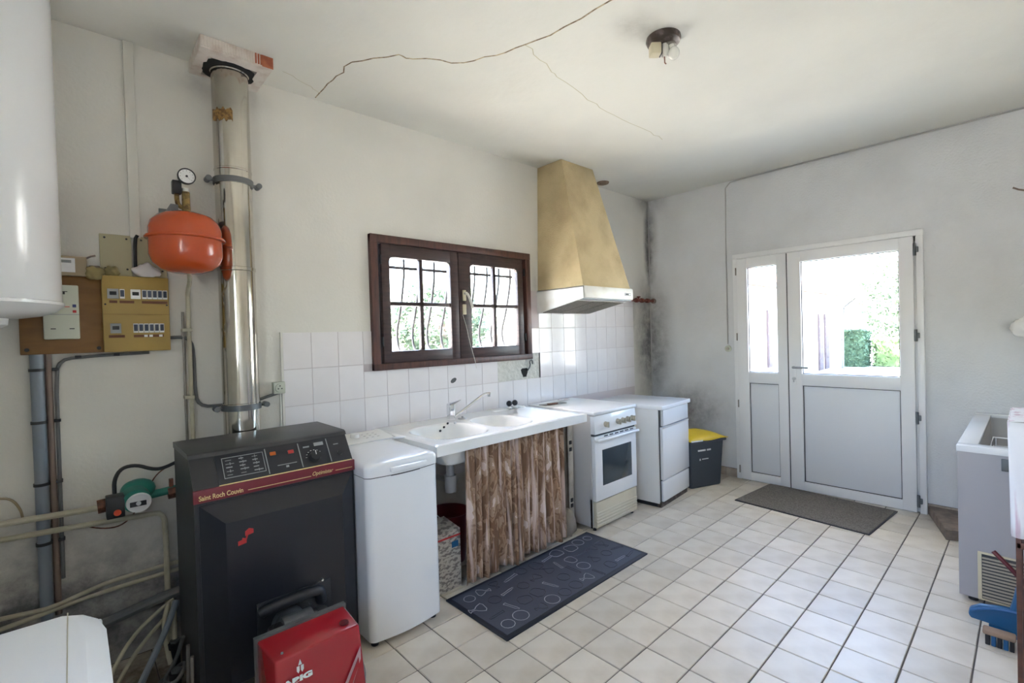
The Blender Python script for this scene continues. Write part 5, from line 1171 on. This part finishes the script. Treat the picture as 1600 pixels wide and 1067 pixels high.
# ------------------------------------------------------------------ shelf unit beside the camera
su = thing('shelf_unit', 'red brown wooden shelf unit with white cloth at the right edge', 'shelf unit', (0, 0, 0))
UX0, UX1, UY0, UY1 = -2.45, -2.10, -2.811, -3.30
MB().box(UX0, UY1, 1.085, UX1, UY0, 1.103, 0.003).ob('top_board', m_shelfwood, su)
MB().box(UX0, UY1, 0.690, UX1, UY0, 0.712, 0.003).ob('shelf', m_shelfwood, su)
MB().box(UX0, UY1, 0.05, UX1, UY0, 0.07, 0.003).ob('bottom_board', m_shelfwood, su)
for x in (UX0, UX1-.02):
    for y in (UY0-.013, UY1): MB().box(x, y, 0, x+.02, y+.013, 1.09, 0.002).ob('post', m_shelfwood, su)
MB().box(UX0, UY1, 0.0, UX1, UY1+.01, 1.09).ob('back_panel', m_shelfwood, su)
q = MB()
q.grid(lambda u, v: (-2.46+0.37*u, -2.796+0.004*math.sin(u*25)*v-0.008*v, 1.108-0.375*v), 30, 12)
q.grid(lambda u, v: (-2.46+0.37*u, -2.800-0.30*v, 1.108+0.0015*math.sin(u*30+v*9)), 30, 8)
q.grid(lambda u, v: (-2.462-0.012*abs(math.sin(u*26))*v, -2.796-0.008*v*(1-u)-0.30*u, 1.108-0.375*v), 60, 8)
o = q.ob('draped_cloth', m_cloth, ang=180, fix=False); md = o.modifiers.new('s', 'SOLIDIFY'); md.thickness = 0.003
tag(o, 'white pink striped cloth draped over the wooden shelf unit', 'cloth')
for k, (c_, h_) in enumerate((((0.75, 0.75, 0.76), 0.30), ((0.45, 0.03, 0.10), 0.28), ((0.72, 0.73, 0.75), 0.32), ((0.2, 0.4, 0.45), 0.27), ((0.7, 0.7, 0.7), 0.30))):
    x = -2.165-0.045*k
    tag(MB().box(x-0.036, -3.05, 0.0705, x, -2.83, 0.0705+h_+.18, 0.002).ob('folder', mat('folder_cover', c_, 0.6)), ['white ring folder nearest the end panel of the shelf unit', 'dark pink folder second from the end of the shelf unit', 'pale folder third from the end of the shelf unit', 'teal folder fourth from the end of the shelf unit', 'grey white folder farthest from the end of the shelf unit'][k], 'folder', 'folders in the shelf unit')
# white crumpled bag hanging on the right wall
hb_ = thing('hanging_bag', 'white crumpled bag hanging on the right wall above the freezer', 'bag', (0, 0, 0))
rag('bag_cloth', None, None, (-0.05, -2.835, 1.385), 0.04, 0.075, 0.065, m_plainwhite, 44, hb_)
rag('bag_cloth', None, None, (-0.05, -2.865, 1.325), 0.035, 0.045, 0.05, m_plainwhite, 46, hb_)
MB().cyl((0, -2.85, 1.46), (-0.05, -2.85, 1.465), 0.006, n=8).ob('hook', m_brownpipe, hb_)
tag(MB().tube([(-0.003, -2.775, 2.335), (-0.003, -2.81, 2.31), (-0.003, -2.88, 2.29)], 0.006, 6, 1).ob('wire_end', m_brownpipe), 'short brown wire end sticking along the right wall', 'wire')

# ------------------------------------------------------------------ white machine at the lower left
wd = thing('laundry_machine', 'white laundry machine at the left wall beside the camera', 'laundry machine', (0, 0, 0))
LX0, LX1, LY0, LY1, LZ = -5.25, -4.675, -1.995, -1.390, 0.85
MB().box(LX0, LY0+.008, 0.02, LX1-.02, LY1-.008, 0.825, 0.01).ob('body', m_white, wd)
P = [(LX0, LY0), (LX1-.05, LY0), (LX1-.015, LY0+.02), (LX1, LY0+.08), (LX1, LY1-.11), (LX1-.012, LY1-.045), (LX1-.036, LY1), (LX0, LY1)]
q = MB(); loft(q, [[(x, y, 0.822) for x, y in P], [(x, y, 0.834) for x, y in P], [(x-.034 if x > -4.8 else x, y if x < -4.8 or y < -1.5 else y-.012, 0.850) for x, y in P]]); q.ob('top_board', m_white, wd, ang=25)
MB().box(LX1-.062, LY0+.01, 0.8501, LX1-.060, LY1-.004, 0.8506).ob('seam', m_creampipe, wd, smooth=False)
MB().box(LX1-.02, LY0+.01, 0.70, LX1-.004, LY1-.01, 0.82, 0.006).ob('control_fascia', m_white, wd)
MB().lathe([(0.16, 0.0), (0.17, 0.012), (0.15, 0.02), (0.14, 0.006), (0, 0.004)], c=(LX1-.02, (LY0+LY1)/2, 0.42), n=40, axis='X').ob('porthole', m_chrome, wd)
